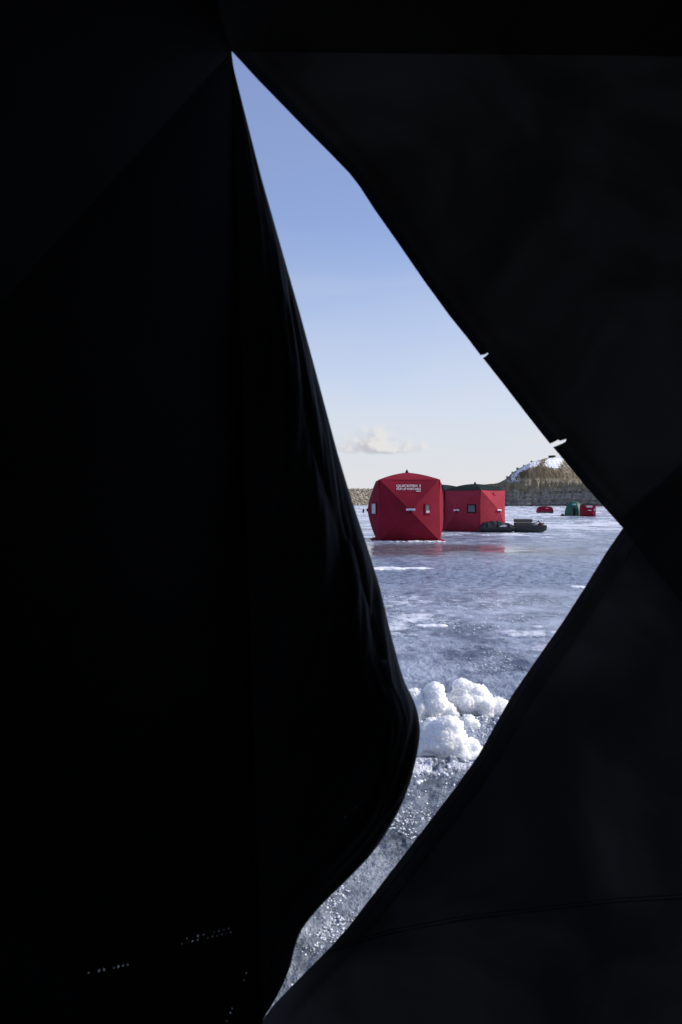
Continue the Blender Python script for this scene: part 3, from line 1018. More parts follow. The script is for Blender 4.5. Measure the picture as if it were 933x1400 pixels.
# --- two-bay red shelter turned 45 degrees, dark roof
def twin_shelter():
    Yn = ground_y(727)
    s = F / Yn
    xn = (657 - HX) / s
    wb = 1.76
    root = empty('twin_pop_up_shelter', (xn, Yn, 0), 0)
    u = Vector((-math.cos(math.radians(45)), math.sin(math.radians(45)), 0))     # long axis, left and back
    v = Vector((math.cos(math.radians(45)), math.sin(math.radians(45)), 0))      # short side, right and back
    zt = (727 - 670) / s
    P0 = Vector((0, 0, 0)); P1 = u * wb; P2 = u * wb * 2
    Q0 = v * wb; Q1 = v * wb + u * wb; Q2 = v * wb + u * wb * 2
    mats = (M['red_b'], M['red_b'], M['red_b'])
    nA = (-v.x, -v.y); nB = (-u.x, -u.y)
    bl = 0.35
    fA, HA, na = hub_wall(root, P1.xy, P0.xy, zt, zt, nA, bl, mats)
    hub_wall(root, P2.xy, P1.xy, zt, zt, nA, bl, mats)
    fB, HB, nb = hub_wall(root, P0.xy, Q0.xy, zt, zt, nB, 0.27, mats)
    hub_wall(root, Q0.xy, Q1.xy, zt, zt, (v.x, v.y), bl, mats, tagw=False)
    hub_wall(root, Q1.xy, Q2.xy, zt, zt, (v.x, v.y), bl, mats, tagw=False)
    hub_wall(root, Q2.xy, P2.xy, zt, zt, (u.x, u.y), bl, mats, tagw=False)
    z = zt + 0.003
    up = Vector((0, 0, 1))
    for (a, b_, c_, d_) in ((P0, Q0, Q1, P1), (P1, Q1, Q2, P2)):
        cen = (a + b_ + c_ + d_) / 4
        roof(root, [(p.x, p.y, z) for p in (a, b_, c_, d_)], (cen.x, cen.y, zt + 0.27), M['black_roof'], 0.06)
    window(root, fA['b'], na, 0.035, 0.02, 0.58, 0.35, 0.27, 0.26, M['hub'], M['film'])
    # small dark pocket flap on the lit panel
    A, B, H = fB['top']
    p = on_facet(A, B, H, nb, 0.035, 0.02, 0.45, 0.2)
    bm = bmesh.new()
    side = Vector((-nb.y, nb.x, 0))
    R = Matrix((side, nb, Vector((0, 0, 1)))).transposed()
    box(bm, p + nb * 0.02 + Vector((0, 0, 0.03)), (0.05, 0.012, 0.14), R, 1, 0.004)
    box(bm, p + nb * 0.021 + side * 0.06 - Vector((0, 0, 0.05)), (0.14, 0.012, 0.04), R, 1, 0.004)
    from_bm('zip_flap', bm, M['red'], root)
    skirt(root, [tuple(q.xy) for q in (P0, Q0, Q1, Q2, P2, P1)], 0.14, M['red'], 8)
    tag(root, 'wide red two-bay ice shelter with a black roof, behind the sleds', 'ice shelter', 'pop-up shelters on the ice')
twin_shelter()

# --- far small red shelter right of the green dome
def far_red():
    Yf = ground_y(706)
    s = F / Yf
    root = empty('pop_up_shelter', ((806.5 - HX) / s, Yf + 0.5, 0), math.radians(-4))
    h = 8.6 / s
    zt = 15.5 / s
    C_ = [(-h, -h), (h, -h), (h, h), (-h, h)]
    mats = (M['red'],) * 3
    f, H, nf = hub_wall(root, C_[0], C_[1], zt, zt, (0, -1), 0.13, mats, bow=0.02, sag=0.01)
    for a, b_, o in ((1, 2, (1, 0)), (2, 3, (0, 1)), (3, 0, (-1, 0))):
        hub_wall(root, C_[a], C_[b_], zt, zt, o, 0.10, mats, tagw=False, bow=0.02, sag=0.01)
    roof(root, [(p[0], p[1], zt + 0.002) for p in C_], (0, 0, zt + 0.17), M['black_roof'], 0.03)
    A, B, Hh = f['top']
    for k, (u, v, wd, hg) in enumerate(((0.5, 0.18, 0.50, 0.06), (0.5, 0.36, 0.42, 0.05))):
        p = on_facet(A, B, Hh, nf, 0.02, 0.01, u, v)
        bm = bmesh.new()
        box(bm, p + Vector((0, -0.02, 0)), (wd, 0.01, hg), None, 1, 0.003)
        from_bm('printed_strip', bm, M['white'], root)
    window(root, f['b'], nf, 0.02, 0.01, 0.6, 0.2, 0.10, 0.16, M['red'], M['flapw'])
    tag(root, 'small distant red pop-up shelter beside the green dome tent', 'ice shelter', 'pop-up shelters on the ice')
far_red()

# --- green dome tent
def green_dome():
    Yf = ground_y(706) + 1.4
    s = F / Yf
    cx = (785.5 - HX) / (F / (Yf + 12.4 / s))
    R = 13.4 / s
    Hh = 20.5 / s
    root = empty('dome_tent', (cx, Yf + R, 0), math.radians(10))
    ng = 8
    for g in range(ng):
        V = []
        nv, nu = 10, 6
        for j in range(nv + 1):
            v = j / nv
            a = v * math.pi / 2
            rr = R * (math.cos(a) ** 0.85)
            z = Hh * (math.sin(a) ** 0.95)
            for i in range(nu + 1):
                u = i / nu
                th = (g + u) * 2 * math.pi / ng
                flat = 1 - 0.05 * 4 * u * (1 - u)
                V.append((rr * flat * math.cos(th), rr * flat * math.sin(th), z))
        from_arrays('gore', np.array(V), grid_quads(nv + 1, nu + 1), M['green'], root)
        bm = bmesh.new()
        th = g * 2 * math.pi / ng
        pts = [Vector((R * math.cos(k / 10 * math.pi / 2) ** 0.85 * math.cos(th) * 1.003, R * math.cos(k / 10 * math.pi / 2) ** 0.85 * math.sin(th) * 1.003, Hh * math.sin(k / 10 * math.pi / 2) ** 0.95)) for k in range(10)]
        tube(bm, pts, 0.008, 5)
        from_bm('pole_sleeve', bm, M['green'], root)
    def patch(name, th0, th1, v0, v1, mat, off):
        V = []
        for j in range(7):
            v = v0 + (v1 - v0) * j / 6
            a = v * math.pi / 2
            rr = R * (math.cos(a) ** 0.85) * off
            z = Hh * (math.sin(a) ** 0.95) * (1 + (off - 1) * 0.5)
            for i in range(7):
                th = math.radians(th0 + (th1 - th0) * i / 6)
                V.append((rr * math.cos(th), rr * math.sin(th), z))
        return from_arrays(name, np.array(V), grid_quads(7, 7), mat, root)
    d = patch('door', -121, -110, 0.02, 0.32, M['black_roof'], 1.012)
    patch('vent_flap', -134, -100, 0.50, 0.60, M['green_pale'], 1.02)
    tag(root, 'green dome tent far out on the ice near the cliff', 'tent')
    # dark bag at its left foot
    root2 = empty('gear_bag', ((770.0 - HX) / s, Yf + 0.1, 0))
    V, Fc = rock_verts(5, 2)
    V = V * 0.15 / 1.0 * np.array([1.25, 0.9, 0.62]); V[:, 2] += 0.075
    from_arrays('bag_body', V, Fc, M['black_cover'], root2)
    bm = bmesh.new()
    tube(bm, [Vector((-0.1, 0, 0.13)), Vector((-0.05, 0, 0.19)), Vector((0.05, 0, 0.19)), Vector((0.1, 0, 0.13))], 0.012, 6)
    from_bm('handle', bm, M['hub'], root2)
    bm = bmesh.new()
    box(bm, (-0.22, -0.02, 0.02), (0.2, 0.16, 0.04), None, 0.7, 0.008)
    from_bm('bag_pocket', bm, M['black_cover'], root2)
    tag(root2, 'dark gear bag lying at the left foot of the green dome', 'bag')
green_dome()

# --- low folded red shelter, far
def low_red():
    Yf = ground_y(701.5)
    s = F / Yf
    root = empty('folded_shelter', ((746.5 - HX) / s, Yf + 0.4, 0))
    W_ = 21.5 / s; H_ = 9.5 / s; D_ = 0.8
    # dark sled tub
    bm = bmesh.new()
    box(bm, (0, 0, 0.10), (W_ * 0.96, D_, 0.20), None, 1.04, 0.03)
    from_bm('sled_base', bm, M['sled'], root)
    prof = [(-0.5, 0.16), (-0.49, 0.42), (-0.44, 0.78), (-0.36, 0.94), (-0.1, 1.0), (0.2, 0.98), (0.36, 0.9), (0.45, 0.7), (0.5, 0.3), (0.5, 0.16)]
    V = []
    ys = [(-0.5, 0.93), (-0.44, 0.98), (-0.2, 1.0), (0.2, 1.0), (0.44, 0.98), (0.5, 0.93)]
    for (x, z) in prof:
        for (y, k) in ys:
            V.append((x * W_ * (0.97 + 0.03 * k), y * D_, z * H_ * k + 0.01 * math.sin(9 * x + 5 * y)))
    n, m_ = len(prof), len(ys)
    Q = grid_quads(n, m_)
    o = from_arrays('folded_cloth', np.array(V), Q, M['red_b'], root)
    bm = bmesh.new()
    for side in (0, m_ - 1):
        vs = [bm.verts.new(V[i * m_ + side]) for i in range(n)]
        bm.faces.new(vs)
    from_bm('cloth_end', bm, M['red'], root)
    for k, (x, z) in enumerate(((-0.22, 0.62), (0.08, 0.70), (0.3, 0.55))):
        bm = bmesh.new()
        box(bm, (x * W_, -D_ / 2 - 0.012, z * H_), (0.26, 0.02, 0.05), None, 0.9, 0.006)
        from_bm('strap', bm, M['bagw'] if k == 1 else M['red'], root)
    bm = bmesh.new()
    tube(bm, [Vector((-W_ * 0.46, -D_ * 0.51, 0.86 * H_)), Vector((0, -D_ * 0.52, 1.0 * H_)), Vector((W_ * 0.45, -D_ * 0.51, 0.75 * H_))], 0.015, 6)
    from_bm('frame_pole', bm, M['pole'], root)
    tag(root, 'low folded red shelter far out on the ice below the cliff', 'ice shelter')
low_red()

# --- sleds in front of the two-bay shelter
def sled_tub(root, L, Wd, Hh, mat):
    """open moulded tub with flared rim and upturned nose"""
    nu, nv = 24, 14
    V = []
    secs = []
    for i in range(nu + 1):
        u = i / nu * 2 - 1
        taper = 1 - 0.10 * abs(u) ** 4
        lift = 0.30 * Hh * max(0, abs(u) - 0.75) / 0.25
        ring = []
        # outer wall from rim left, down, floor, up to rim right, then inner back
        pts = [(-1.06, 1.0), (-1.02, 1.03), (-0.98, 1.0), (-0.86, 0.12), (-0.80, 0.04), (0.80, 0.04), (0.86, 0.12), (0.98, 1.0), (1.02, 1.03), (1.06, 1.0),
               (1.05, 0.95), (0.92, 0.06), (0.84, 0.0), (-0.84, 0.0), (-0.92, 0.06), (-1.05, 0.95)]
        for (a, z) in pts:
            ring.append((u * L / 2, a * Wd / 2 * taper, max(z * Hh, lift if z < 0.5 else 0) + (lift * 0.25)))
        secs.append(ring)
    k = len(secs[0])
    V = np.array(secs).reshape(-1, 3)
    Q = []
    for i in range(nu):
        for j in range(k):
            Q.append((i * k + j, i * k + (j + 1) % k, (i + 1) * k + (j + 1) % k, (i + 1) * k + j))
    o = from_arrays('tub', V, np.array(Q), mat, root)
    for end in (0, nu):
        bm = bmesh.new()
        ring = secs[end]
        x = ring[0][0]
        vs = [(x, ring[2][1], ring[2][2]), (x, ring[3][1], ring[3][2]), (x, ring[4][1], ring[4][2]), (x, ring[5][1], ring[5][2]), (x, ring[6][1], ring[6][2]), (x, ring[7][1], ring[7][2])]
        v1 = [bm.verts.new(p) for p in vs]
        sgn = -1 if end == 0 else 1
        v2 = [bm.verts.new((p[0] + sgn * 0.012, p[1], p[2])) for p in vs]
        bm.faces.new(v1); bm.faces.new(v2[::-1])
        for j in range(len(vs)):
            bm.faces.new((v1[j], v1[(j + 1) % 6], v2[(j + 1) % 6], v2[j]))
        from_bm('end_wall', bm, mat, root)
    return o

def sleds():
    Yf = ground_y(728)
    s = F / Yf
    # covered sled
    x = (682.5 - HX) / s
    root = empty('covered_sled', (x, Yf + 0.38, 0), math.radians(-3))
    L = 46 / s
    sled_tub(root, L, 0.66, 0.2, M['sled'])
    nu, nv = 40, 16
    V = []
    hp = lambda u: np.interp(u, [-1, -0.93, -0.8, -0.55, -0.2, 0.05, 0.35, 0.7, 0.9, 1.0], [0.2, 0.30, 0.37, 0.40, 0.44, 0.42, 0.37, 0.33, 0.29, 0.2])
    for i in range(nu + 1):
        u = i / nu * 2 - 1
        for j in range(nv + 1):
            a = j / nv * 2 - 1
            prof = (1 - abs(a) ** 3.2)
            z = 0.17 + (hp(u) - 0.17) * prof + 0.015 * math.sin(u * 14 + a * 3) * prof
            V.append((u * L / 2 * 1.01, a * 0.36, z))
    from_arrays('cover', np.array(V), grid_quads(nu + 1, nv + 1), M['black_cover'], root)
    bm = bmesh.new()
    pts2 = [(-0.14, -0.012), (-0.02, 0.03), (0.07, 0.05), (0.15, 0.015), (0.13, -0.03), (-0.08, -0.035)]
    v1 = [bm.verts.new((0.17 + p[0], -0.372, 0.25 + p[1])) for p in pts2]
    v2 = [bm.verts.new((0.17 + p[0], -0.350, 0.25 + p[1])) for p in pts2]
    bm.faces.new(v1); bm.faces.new(v2[::-1])
    for j in range(6):
        bm.faces.new((v1[j], v1[(j + 1) % 6], v2[(j + 1) % 6], v2[j]))
    from_bm('cover_print', bm, M['bagw'], root)
    for xx in (-0.4, 0.0, 0.42):
        bm = bmesh.new()
        pts = []
        for j in range(13):
            a = j / 12 * 2 - 1
            u = xx / (L / 2)
            pts.append(Vector((xx, a * 0.365, 0.175 + (hp(u) - 0.17) * (1 - abs(a) ** 3.2) + 0.008)))
        tube(bm, pts, 0.012, 5)
        from_bm('strap', bm, M['hub'], root)
    bm = bmesh.new()
    tube(bm, [Vector((-L / 2, -0.15, 0.16)), Vector((-L / 2 - 0.06, -0.12, 0.05)), Vector((-L / 2 - 0.07, 0.1, 0.03)), Vector((-L / 2, 0.15, 0.16))], 0.012, 6)
    from_bm('tow_rope', bm, M['brown'], root)
    tag(root, 'black sled under a lumpy black cover, touching the two-bay red shelter', 'sled', 'gear sleds on the ice')
    # open sled
    L2 = 45 / s
    x2 = (726 - HX) / s
    root = empty('gear_sled', (x2, Yf + 0.36, 0), math.radians(2))
    sled_tub(root, L2, 0.6, 0.25, M['sled'])
    bm = bmesh.new()
    tube(bm, [Vector((L2 / 2, -0.2, 0.23)), Vector((L2 / 2 + 0.04, -0.1, 0.26)), Vector((L2 / 2 + 0.04, 0.1, 0.26)), Vector((L2 / 2, 0.2, 0.23))], 0.015, 6)
    from_bm('handle', bm, M['hub'], root)
    tag(root, 'long dark open sled loaded with a crate and loose gear', 'sled', 'gear sleds on the ice')
    # crate on the open sled
    cx = (718.5 - HX) / s
    r = empty('gear_crate', (cx, Yf + 0.38, 0.26))
    cw, cd, ch = 22.5 / s, 0.42, 0.235
    for k in range(2):
        for sy in (-1, 1):
            bm = bmesh.new(); box(bm, (0, sy * (cd / 2), 0.06 + k * 0.115), (cw, 0.016, 0.10), None, 1, 0.004); from_bm('slat', bm, M['crate'], r)
        for sx_ in (-1, 1):
            bm = bmesh.new(); box(bm, (sx_ * (cw / 2 - 0.01), 0, 0.06 + k * 0.115), (0.016, cd - 0.02, 0.10), None, 1, 0.004); from_bm('slat', bm, M['crate'], r)
    bm = bmesh.new(); box(bm, (0, 0, ch), (cw * 1.03, cd * 1.04, 0.022), None, 1, 0.005); from_bm('lid', bm, M['crate'], r)
    bm = bmesh.new(); box(bm, (0, 0, 0.006), (cw * 0.98, cd * 0.96, 0.012)); from_bm('crate_floor', bm, M['crate'], r)
    tag(r, 'olive grey slatted crate with a lid on the open sled', 'crate')
    # pale bag and auger right of the crate
    r = empty('gear_bag', ((737 - HX) / s, Yf + 0.42, 0.20))
    V, Fc = rock_verts(21, 3)
    V = V * np.array([0.17, 0.14, 0.09]); V[:, 2] += 0.09
    from_arrays('bag_body', V, Fc, M['bagw'], r)
    bm = bmesh.new(); tube(bm, [Vector((0.02, 0, 0.16)), Vector((0.05, 0.01, 0.2)), Vector((0.08, 0, 0.2))], [0.03, 0.02, 0.035], 7); from_bm('tied_neck', bm, M['bagw'], r, True)
    tag(r, 'pale plastic bag beside the crate on the open sled', 'bag')
    r = empty('hand_auger', ((736 - HX) / s, Yf + 0.30, 0.27))
    bm = bmesh.new(); tube(bm, [Vector((-0.22, 0, 0.17)), Vector((0.02, 0, 0.16)), Vector((0.08, 0, 0.13)), Vector((0.26, 0, -0.02))], 0.012, 6); from_bm('shaft', bm, M['brown'], r)
    bm = bmesh.new()
    for k in range(20):
        a = k * 0.7
        box(bm, (0.08 + k * 0.009, 0.045 * math.cos(a), 0.13 - k * 0.0075 + 0.045 * math.sin(a)), (0.02, 0.05, 0.02), Matrix.Rotation(a, 3, 'X'))
    from_bm('screw_blade', bm, M['brown'], r)
    bm = bmesh.new(); tube(bm, [Vector((-0.22, 0, 0.17)), Vector((-0.23, 0.0, 0.10))], 0.02, 8); from_bm('grip', bm, M['hub'], r)
    tag(r, 'thin brown hand auger leaning over the right end of the open sled', 'auger')
    r = empty('rope_coil', ((742 - HX) / s, Yf + 0.2, 0.22))
    bm = bmesh.new()
    pts = [Vector((0.10 * math.cos(k * 0.5) * (1 + 0.1 * math.sin(k)), 0.08 * math.sin(k * 0.5), 0.03 + 0.0022 * k + 0.02 * math.sin(k * 1.7))) for k in range(52)]
    tube(bm, pts, 0.013, 5)
    from_bm('rope', bm, M['brown'], r, True)
    tag(r, 'tangled brown rope heap at the right end of the open sled', 'rope')
sleds()

# ------------------------------------------------------------------ snow: slush heaps, drifts, chips
def lump(name, balls, loc, label, cat, group, seed, vox=0.0045, amp=(0.016, 0.0060, 0.0045), scl=(9, 42, 150), mat=None, flat=None):
    bm = bmesh.new()
    for (x, y, z, r) in balls:
        g = bmesh.ops.create_icosphere(bm, subdivisions=3, radius=r)
        bmesh.ops.translate(bm, verts=g['verts'], vec=(x, y, z))
    me = bpy.data.meshes.new('tmp')
    bm.to_mesh(me); bm.free()
    to = bpy.data.objects.new('tmp', me)
    COL.objects.link(to)
    md = to.modifiers.new('r', 'REMESH'); md.mode = 'VOXEL'; md.voxel_size = vox
    bpy.context.view_layer.update()
    me2 = bpy.data.meshes.new_from_object(to.evaluated_get(bpy.context.evaluated_depsgraph_get()))
    bpy.data.objects.remove(to); bpy.data.meshes.remove(me)
    n = len(me2.vertices)
    co = np.empty(n * 3, dtype=np.float32); me2.vertices.foreach_get('co', co); co = co.reshape(-1, 3).astype(np.float64)
    no = np.empty(n * 3, dtype=np.float32); me2.vertices.foreach_get('normal', no); no = no.reshape(-1, 3)
    d = 0
    for a, s_ in zip(amp, scl):
        v = vnoise(co[:, 0] * s_, co[:, 1] * s_, co[:, 2] * s_, seed)
        v2 = vnoise(co[:, 0] * s_ * 1.9 + 4, co[:, 1] * s_ * 1.9, co[:, 2] * s_ * 1.9, seed + 9)
        d = d + a * ((2.4 * np.abs(v) - 0.8) * 0.9 + 0.35 * v2)
        seed += 3
    co = co + no * d[:, None]
    if flat:
        co[:, 2] *= flat
    me2.vertices.foreach_set('co', co.ravel().astype(np.float32))
    me2.name = name
    me2.materials.clear()
    me2.update()
    o = mesh_obj(name, me2, mat or M['snow'], None, True)
    o.location = loc
    tag(o, label, cat, group)
    return o

def heaps():
    def at(pxl, Y): return (pxl - HX) / F * Y
    # front heap
    Y = ground_y(1040)
    lump('snow_heap', [(0, 0, 0.09, 0.105), (0.005, 0.0, 0.165, 0.072), (-0.09, 0.02, 0.07, 0.09), (-0.05, 0.03, 0.15, 0.065), (0.115, -0.02, 0.04, 0.07), (-0.15, -0.01, 0.03, 0.08), (0.16, 0.0, 0.015, 0.05), (0.05, -0.03, 0.06, 0.08)],
         (at(612, Y), Y + 0.10, -0.025), 'nearest and lowest heap of white slush snow on the ice', 'snow heap', 'slush heaps outside the door', 5, flat=0.86)
    Y = ground_y(985)
    lump('snow_heap', [(0.0, 0, 0.075, 0.085), (0.005, 0, 0.145, 0.062), (-0.09, 0, 0.06, 0.08), (-0.11, 0.0, 0.12, 0.058), (0.07, -0.01, 0.045, 0.06), (-0.17, 0.0, 0.05, 0.08)],
         (at(596, Y), Y + 0.08, -0.02), 'slush heap with two peaks, half hidden behind the door flap', 'snow heap', 'slush heaps outside the door', 15)
    Y = ground_y(981)
    lump('snow_heap', [(-0.01, 0, 0.09, 0.095), (-0.02, 0, 0.17, 0.062), (0.05, 0.0, 0.12, 0.075), (0.10, 0, 0.07, 0.085), (0.17, 0.01, 0.05, 0.075), (-0.08, -0.01, 0.04, 0.06), (0.24, 0.0, 0.02, 0.06)],
         (at(641, Y), Y + 0.10, -0.02), 'farther right slush heap tapering down to the right', 'snow heap', 'slush heaps outside the door', 25, flat=0.86)
    Y = ground_y(992)
    lump('snow_clod', [(0, 0, 0.015, 0.035), (0.03, 0.0, 0.005, 0.03), (-0.03, 0, 0.0, 0.025)], (at(640, Y), Y, 0), 'small snow clod between the three slush heaps', 'snow clod', None, 41, vox=0.005, amp=(0.01, 0.006, 0.003))
    # low plates and drifts
    Y = ground_y(856)
    lump('snow_patch', [((k - 5) * 0.022, 0.02 * math.sin(k * 2), 0, 0.05) for k in range(11)], (at(589, Y), Y, 0.0),
         'thin oval patch of white snow lying alone on the ice', 'snow patch', None, 61, vox=0.008, amp=(0.010, 0.005, 0.003), flat=0.26, mat=M['crust'])
    Y = ground_y(777)
    lump('snow_drift', [((k - 9) * 0.075, 0.05 * math.sin(k * 1.3), 0, 0.13 + 0.10 * math.exp(-((k - 7) / 4.0) ** 2)) for k in range(19)], (at(545, Y), Y, -0.02),
         'low snow drift on the ice in front of the lettered red shelter', 'snow drift', None, 71, vox=0.02, amp=(0.05, 0.02, 0.006), scl=(3, 9, 30), flat=0.20, mat=M['crust'])
    Y = ground_y(803)
    lump('snow_drift', [((k - 5) * 0.06, 0.03 * math.sin(k * 1.7), 0, 0.10 + 0.05 * math.exp(-((k - 6) / 3.0) ** 2)) for k in range(12)], (at(815, Y), Y, -0.02),
         'low pale snow drift at the right edge of the doorway view', 'snow drift', None, 81, vox=0.015, amp=(0.04, 0.015, 0.005), scl=(4, 12, 35), flat=0.35, mat=M['crust'])
    # snow shovelled against the shelter skirt
    rs = random.Random(12)
    balls = []
    for k in range(40):
        u = k / 39
        balls.append((-RW / 2 - 0.1 + u * (RW + 0.2), rs.uniform(-0.06, 0.04), 0.0, rs.uniform(0.035, 0.085)))
    lump('snow_bank', balls, (RX, RY - 0.22, -0.005), 'thin line of snow banked along the foot of the lettered shelter', 'snow bank', None, 91, vox=0.014, amp=(0.02, 0.012, 0.004), scl=(6, 16, 40), flat=0.5, mat=M['crust'])
heaps()

def chips():  # real chips and crumbs, plus many tiny white ones imitating sun glints
    base = [rock_verts(s + 40) for s in range(5)]
    rs = np.random.RandomState(11)
    AV, AF = [], []
    off = 0
    N0 = 160000
    ca = np.radians(rs.uniform(-8, 21, N0))
    cr_ = np.exp(rs.uniform(math.log(1.75), math.log(10), N0) )
    cx, cy = cr_ * np.sin(ca), cr_ * np.cos(ca)
    dens = fbm2(cx * 1.7, cy * 2.6, 3, 123)
    ok = rs.rand(N0) < np.clip(0.10 + 1.2 * dens, 0.015, 1) * (1.0 - 0.55 * sstep(cr_, 3.2, 5.0))
    idx = np.nonzero(ok)[0][:26000]
    for n, i in enumerate(idx):
        x, y, r = cx[i], cy[i], cr_[i]
        sz = (0.0007 + 0.0026 * rs.rand() ** 4) * (0.5 + 0.36 * min(r, 8))
        V0, F0 = base[n % 5]
        v = V0 * sz * np.array([1.7, 1.1, 0.42])
        th = rs.rand() * 6.28
        v = np.stack([v[:, 0] * math.cos(th) - v[:, 1] * math.sin(th), v[:, 0] * math.sin(th) + v[:, 1] * math.cos(th), v[:, 2]], -1)
        AV.append(v + np.array([x, y, sz * 0.2 + 0.003])); AF.append(F0 + off); off += len(v)
    # crumbs fallen round the slush heaps
    for k in range(420):
        hx, hy = ((0.50, 3.72), (0.53, 4.42), (0.74, 4.45), (0.45, 3.52))[k % 4]
        x, y = hx + rs.normal() * 0.16, hy + rs.normal() * 0.10 - 0.05
        sz = 0.002 + 0.011 * rs.rand() ** 3
        V0, F0 = base[k % 5]
        v = V0 * sz * np.array([1.2, 1.0, 0.8])
        AV.append(v + np.array([x, y, sz * 0.4 + 0.004])); AF.append(F0 + off); off += len(v)
    o = from_arrays('ice_chips_and_glints', np.concatenate(AV), np.concatenate(AF), M['chip'], None, smooth=False)
    tag(o, 'scattered white ice chips and snow crumbs, also standing in for sun glints on the near ice', 'ice chips', None, 'stuff')
chips()

# ------------------------------------------------------------------ the shelter we look out of
DW = 1.40                                  # distance of the door wall's corner pole
TL = px(317, 70, DW); BL = px(359, 1395, DW)
cdir = (BL - TL) / (BL.z - TL.z)
GL = BL - cdir * BL.z                      # corner at ground level
GL.z = 0.0
HUB = px(852, 722, 1.745)
TR = Vector((1.42, 1.43, TL.z)); GR = Vector((1.42, 1.43, 0.0))
YB = -1.75
BLT = Vector((-0.30, YB, TL.z)); BLG = Vector((-0.26, YB, 0)); BRT = Vector((1.42, YB, TL.z)); BRG = Vector((1.42, YB, 0))

UP_EDGE = [(317, 70), (330, 84), (352, 108), (385, 142), (420, 178), (452, 210), (478, 237), (492, 255), (512, 286), (545, 333), (580, 384), (615, 432), (640, 463),
           (657, 485.5), (663, 484.5), (667, 482), (668, 483.5), (664.5, 487), (660.5, 489.5),
           (690, 527), (720, 566), (742, 594), (752, 606.5), (758, 604), (763, 601), (766, 602.5), (774.6, 600), (774, 603.5), (769, 606.5), (763, 609), (756.5, 611.5),
           (775, 633), (800, 664), (825, 692), (852, 722)]
DN_EDGE = [(852, 722), (830, 754), (800, 803), (770, 850), (735, 900), (700, 951), (654, 1033), (624.6, 1074.6), (580, 1133), (545.8, 1177.5), (511.5, 1222), (477, 1266.6), (453, 1294), (425.7, 1321.5), (401.7, 1345.5), (374, 1374.6), (359, 1395)]

def ray_plane(pxl, pyl, p0, nrm):
    o = Vector((0, 0, HC))
    d = px(pxl, pyl, 1.0) - o
    return o + d * ((Vector(p0) - o).dot(nrm) / d.dot(nrm))

shelter = empty('ice_shelter', (0.6, -0.15, 0))
tag(shelter, 'black fabric ice shelter whose dark inside frames the view', 'ice shelter')
def to_local(p):
    return p - Vector(shelter.location)

def panel(name, poly, mat, thick=0.0016, parent=shelter):
    poly = [to_local(Vector(p)) for p in poly]
    tris = tessellate_polygon([poly])
    nrm = Vector((0, 0, 0))
    for i in range(len(poly)):
        nrm += poly[i].cross(poly[(i + 1) % len(poly)])
    nrm.normalize()
    n = len(poly)
    V = [p + nrm * thick / 2 for p in poly] + [p - nrm * thick / 2 for p in poly]
    Fc = [tuple(t_) for t_ in tris] + [tuple(i + n for i in reversed(t_)) for t_ in tris]
    Fc += [(i, (i + 1) % n, (i + 1) % n + n, i + n) for i in range(n)]
    me = bpy.data.meshes.new(name)
    me.from_pydata([tuple(v) for v in V], [], Fc)
    bm = bmesh.new(); bm.from_mesh(me); bmesh.ops.recalc_face_normals(bm, faces=bm.faces[:]); bm.to_mesh(me); bm.free()
    return mesh_obj(name, me, mat, parent)

n_top = (TR - TL).cross(HUB - TL).normalized()
n_bot = (GR - GL).cross(HUB - GL).normalized()
up_pts = [ray_plane(a, b_, HUB, n_top) for a, b_ in UP_EDGE]
dn_pts = [ray_plane(a, b_, HUB, n_bot) for a, b_ in DN_EDGE]
up_pts[0] = TL.copy(); up_pts[-1] = HUB.copy(); dn_pts[0] = HUB.copy()
panel('wall_panel', up_pts + [TR], M['black_front'])
panel('wall_panel', [HUB, TR, GR], M['black_side'])
panel('wall_panel', dn_pts + [GL, GR], M['black_low'])

def bez(P_, n=10):
    return P_

M['hem'] = black_fabric('black_hem_tape', colr=(0.02, 0.02, 0.022), thru=0.35)
clean_up = [p for p, e in zip(up_pts, UP_EDGE) if not (655 < e[0] < 669 or 751 < e[0] < 775)]
in_top = (n_top.cross((HUB - TL).normalized())); in_top = in_top if in_top.z > 0 else -in_top
in_bot = (n_bot.cross((GL - HUB).normalized())); in_bot = in_bot if in_bot.x > 0 else -in_bot
# bent poles from hub to the corners, in sleeves on the outside
pole_runs = [[p + in_top * 0.042 for p in clean_up[:-1]], [HUB.lerp(TR, 0.05 + 0.95 * k / 12) for k in range(13)],
             [HUB.lerp(GR, 0.05 + 0.95 * k / 12) for k in range(13)], [p + in_bot * 0.03 for p in dn_pts[1:-1]]]
for run in pole_runs:
    bm = bmesh.new()
    pts = [to_local(p + Vector((0, 0.012, 0))) for p in run]
    tube(bm, pts, 0.0055, 8)
    from_bm('pole', bm, M['pole'], shelter, True)
bm = bmesh.new()
hb = to_local(HUB + Vector((0.065, 0.03, 0.0)))
tube(bm, [hb + Vector((0, -0.02, 0)), hb + Vector((0, 0.012, 0)), hb + Vector((0, 0.02, 0))], [0.035, 0.034, 0.02], 16)
from_bm('hub', bm, M['hub'], shelter, True)

def seam_line(pxs, name='seam', w_=0.0016):
    pts = []
    for (a_, b_) in pxs:
        p = ray_plane(a_, b_, HUB, n_bot)
        pts.append(to_local(p + (Vector((0, 0, HC)) - p).normalized() * 0.0015))
    bm = bmesh.new()
    tube(bm, pts, w_, 5)
    from_bm(name, bm, M['hem'], shelter)
seam_line([(452, 1296), (540, 1270), (640, 1252), (760, 1238), (850, 1228), (960, 1222)], 'seam', 0.0009)
seam_line([(452, 1301), (540, 1275), (640, 1257), (760, 1243), (850, 1233), (960, 1227)], 'seam', 0.0009)
seam_line([(a_ + 9, b_ + 6) for a_, b_ in DN_EDGE[:-4]], 'zip_tape', 0.0012)
seam_line([(a_ + 24, b_ + 12) for a_, b_ in DN_EDGE[:-5]], 'zip_tape', 0.0009)

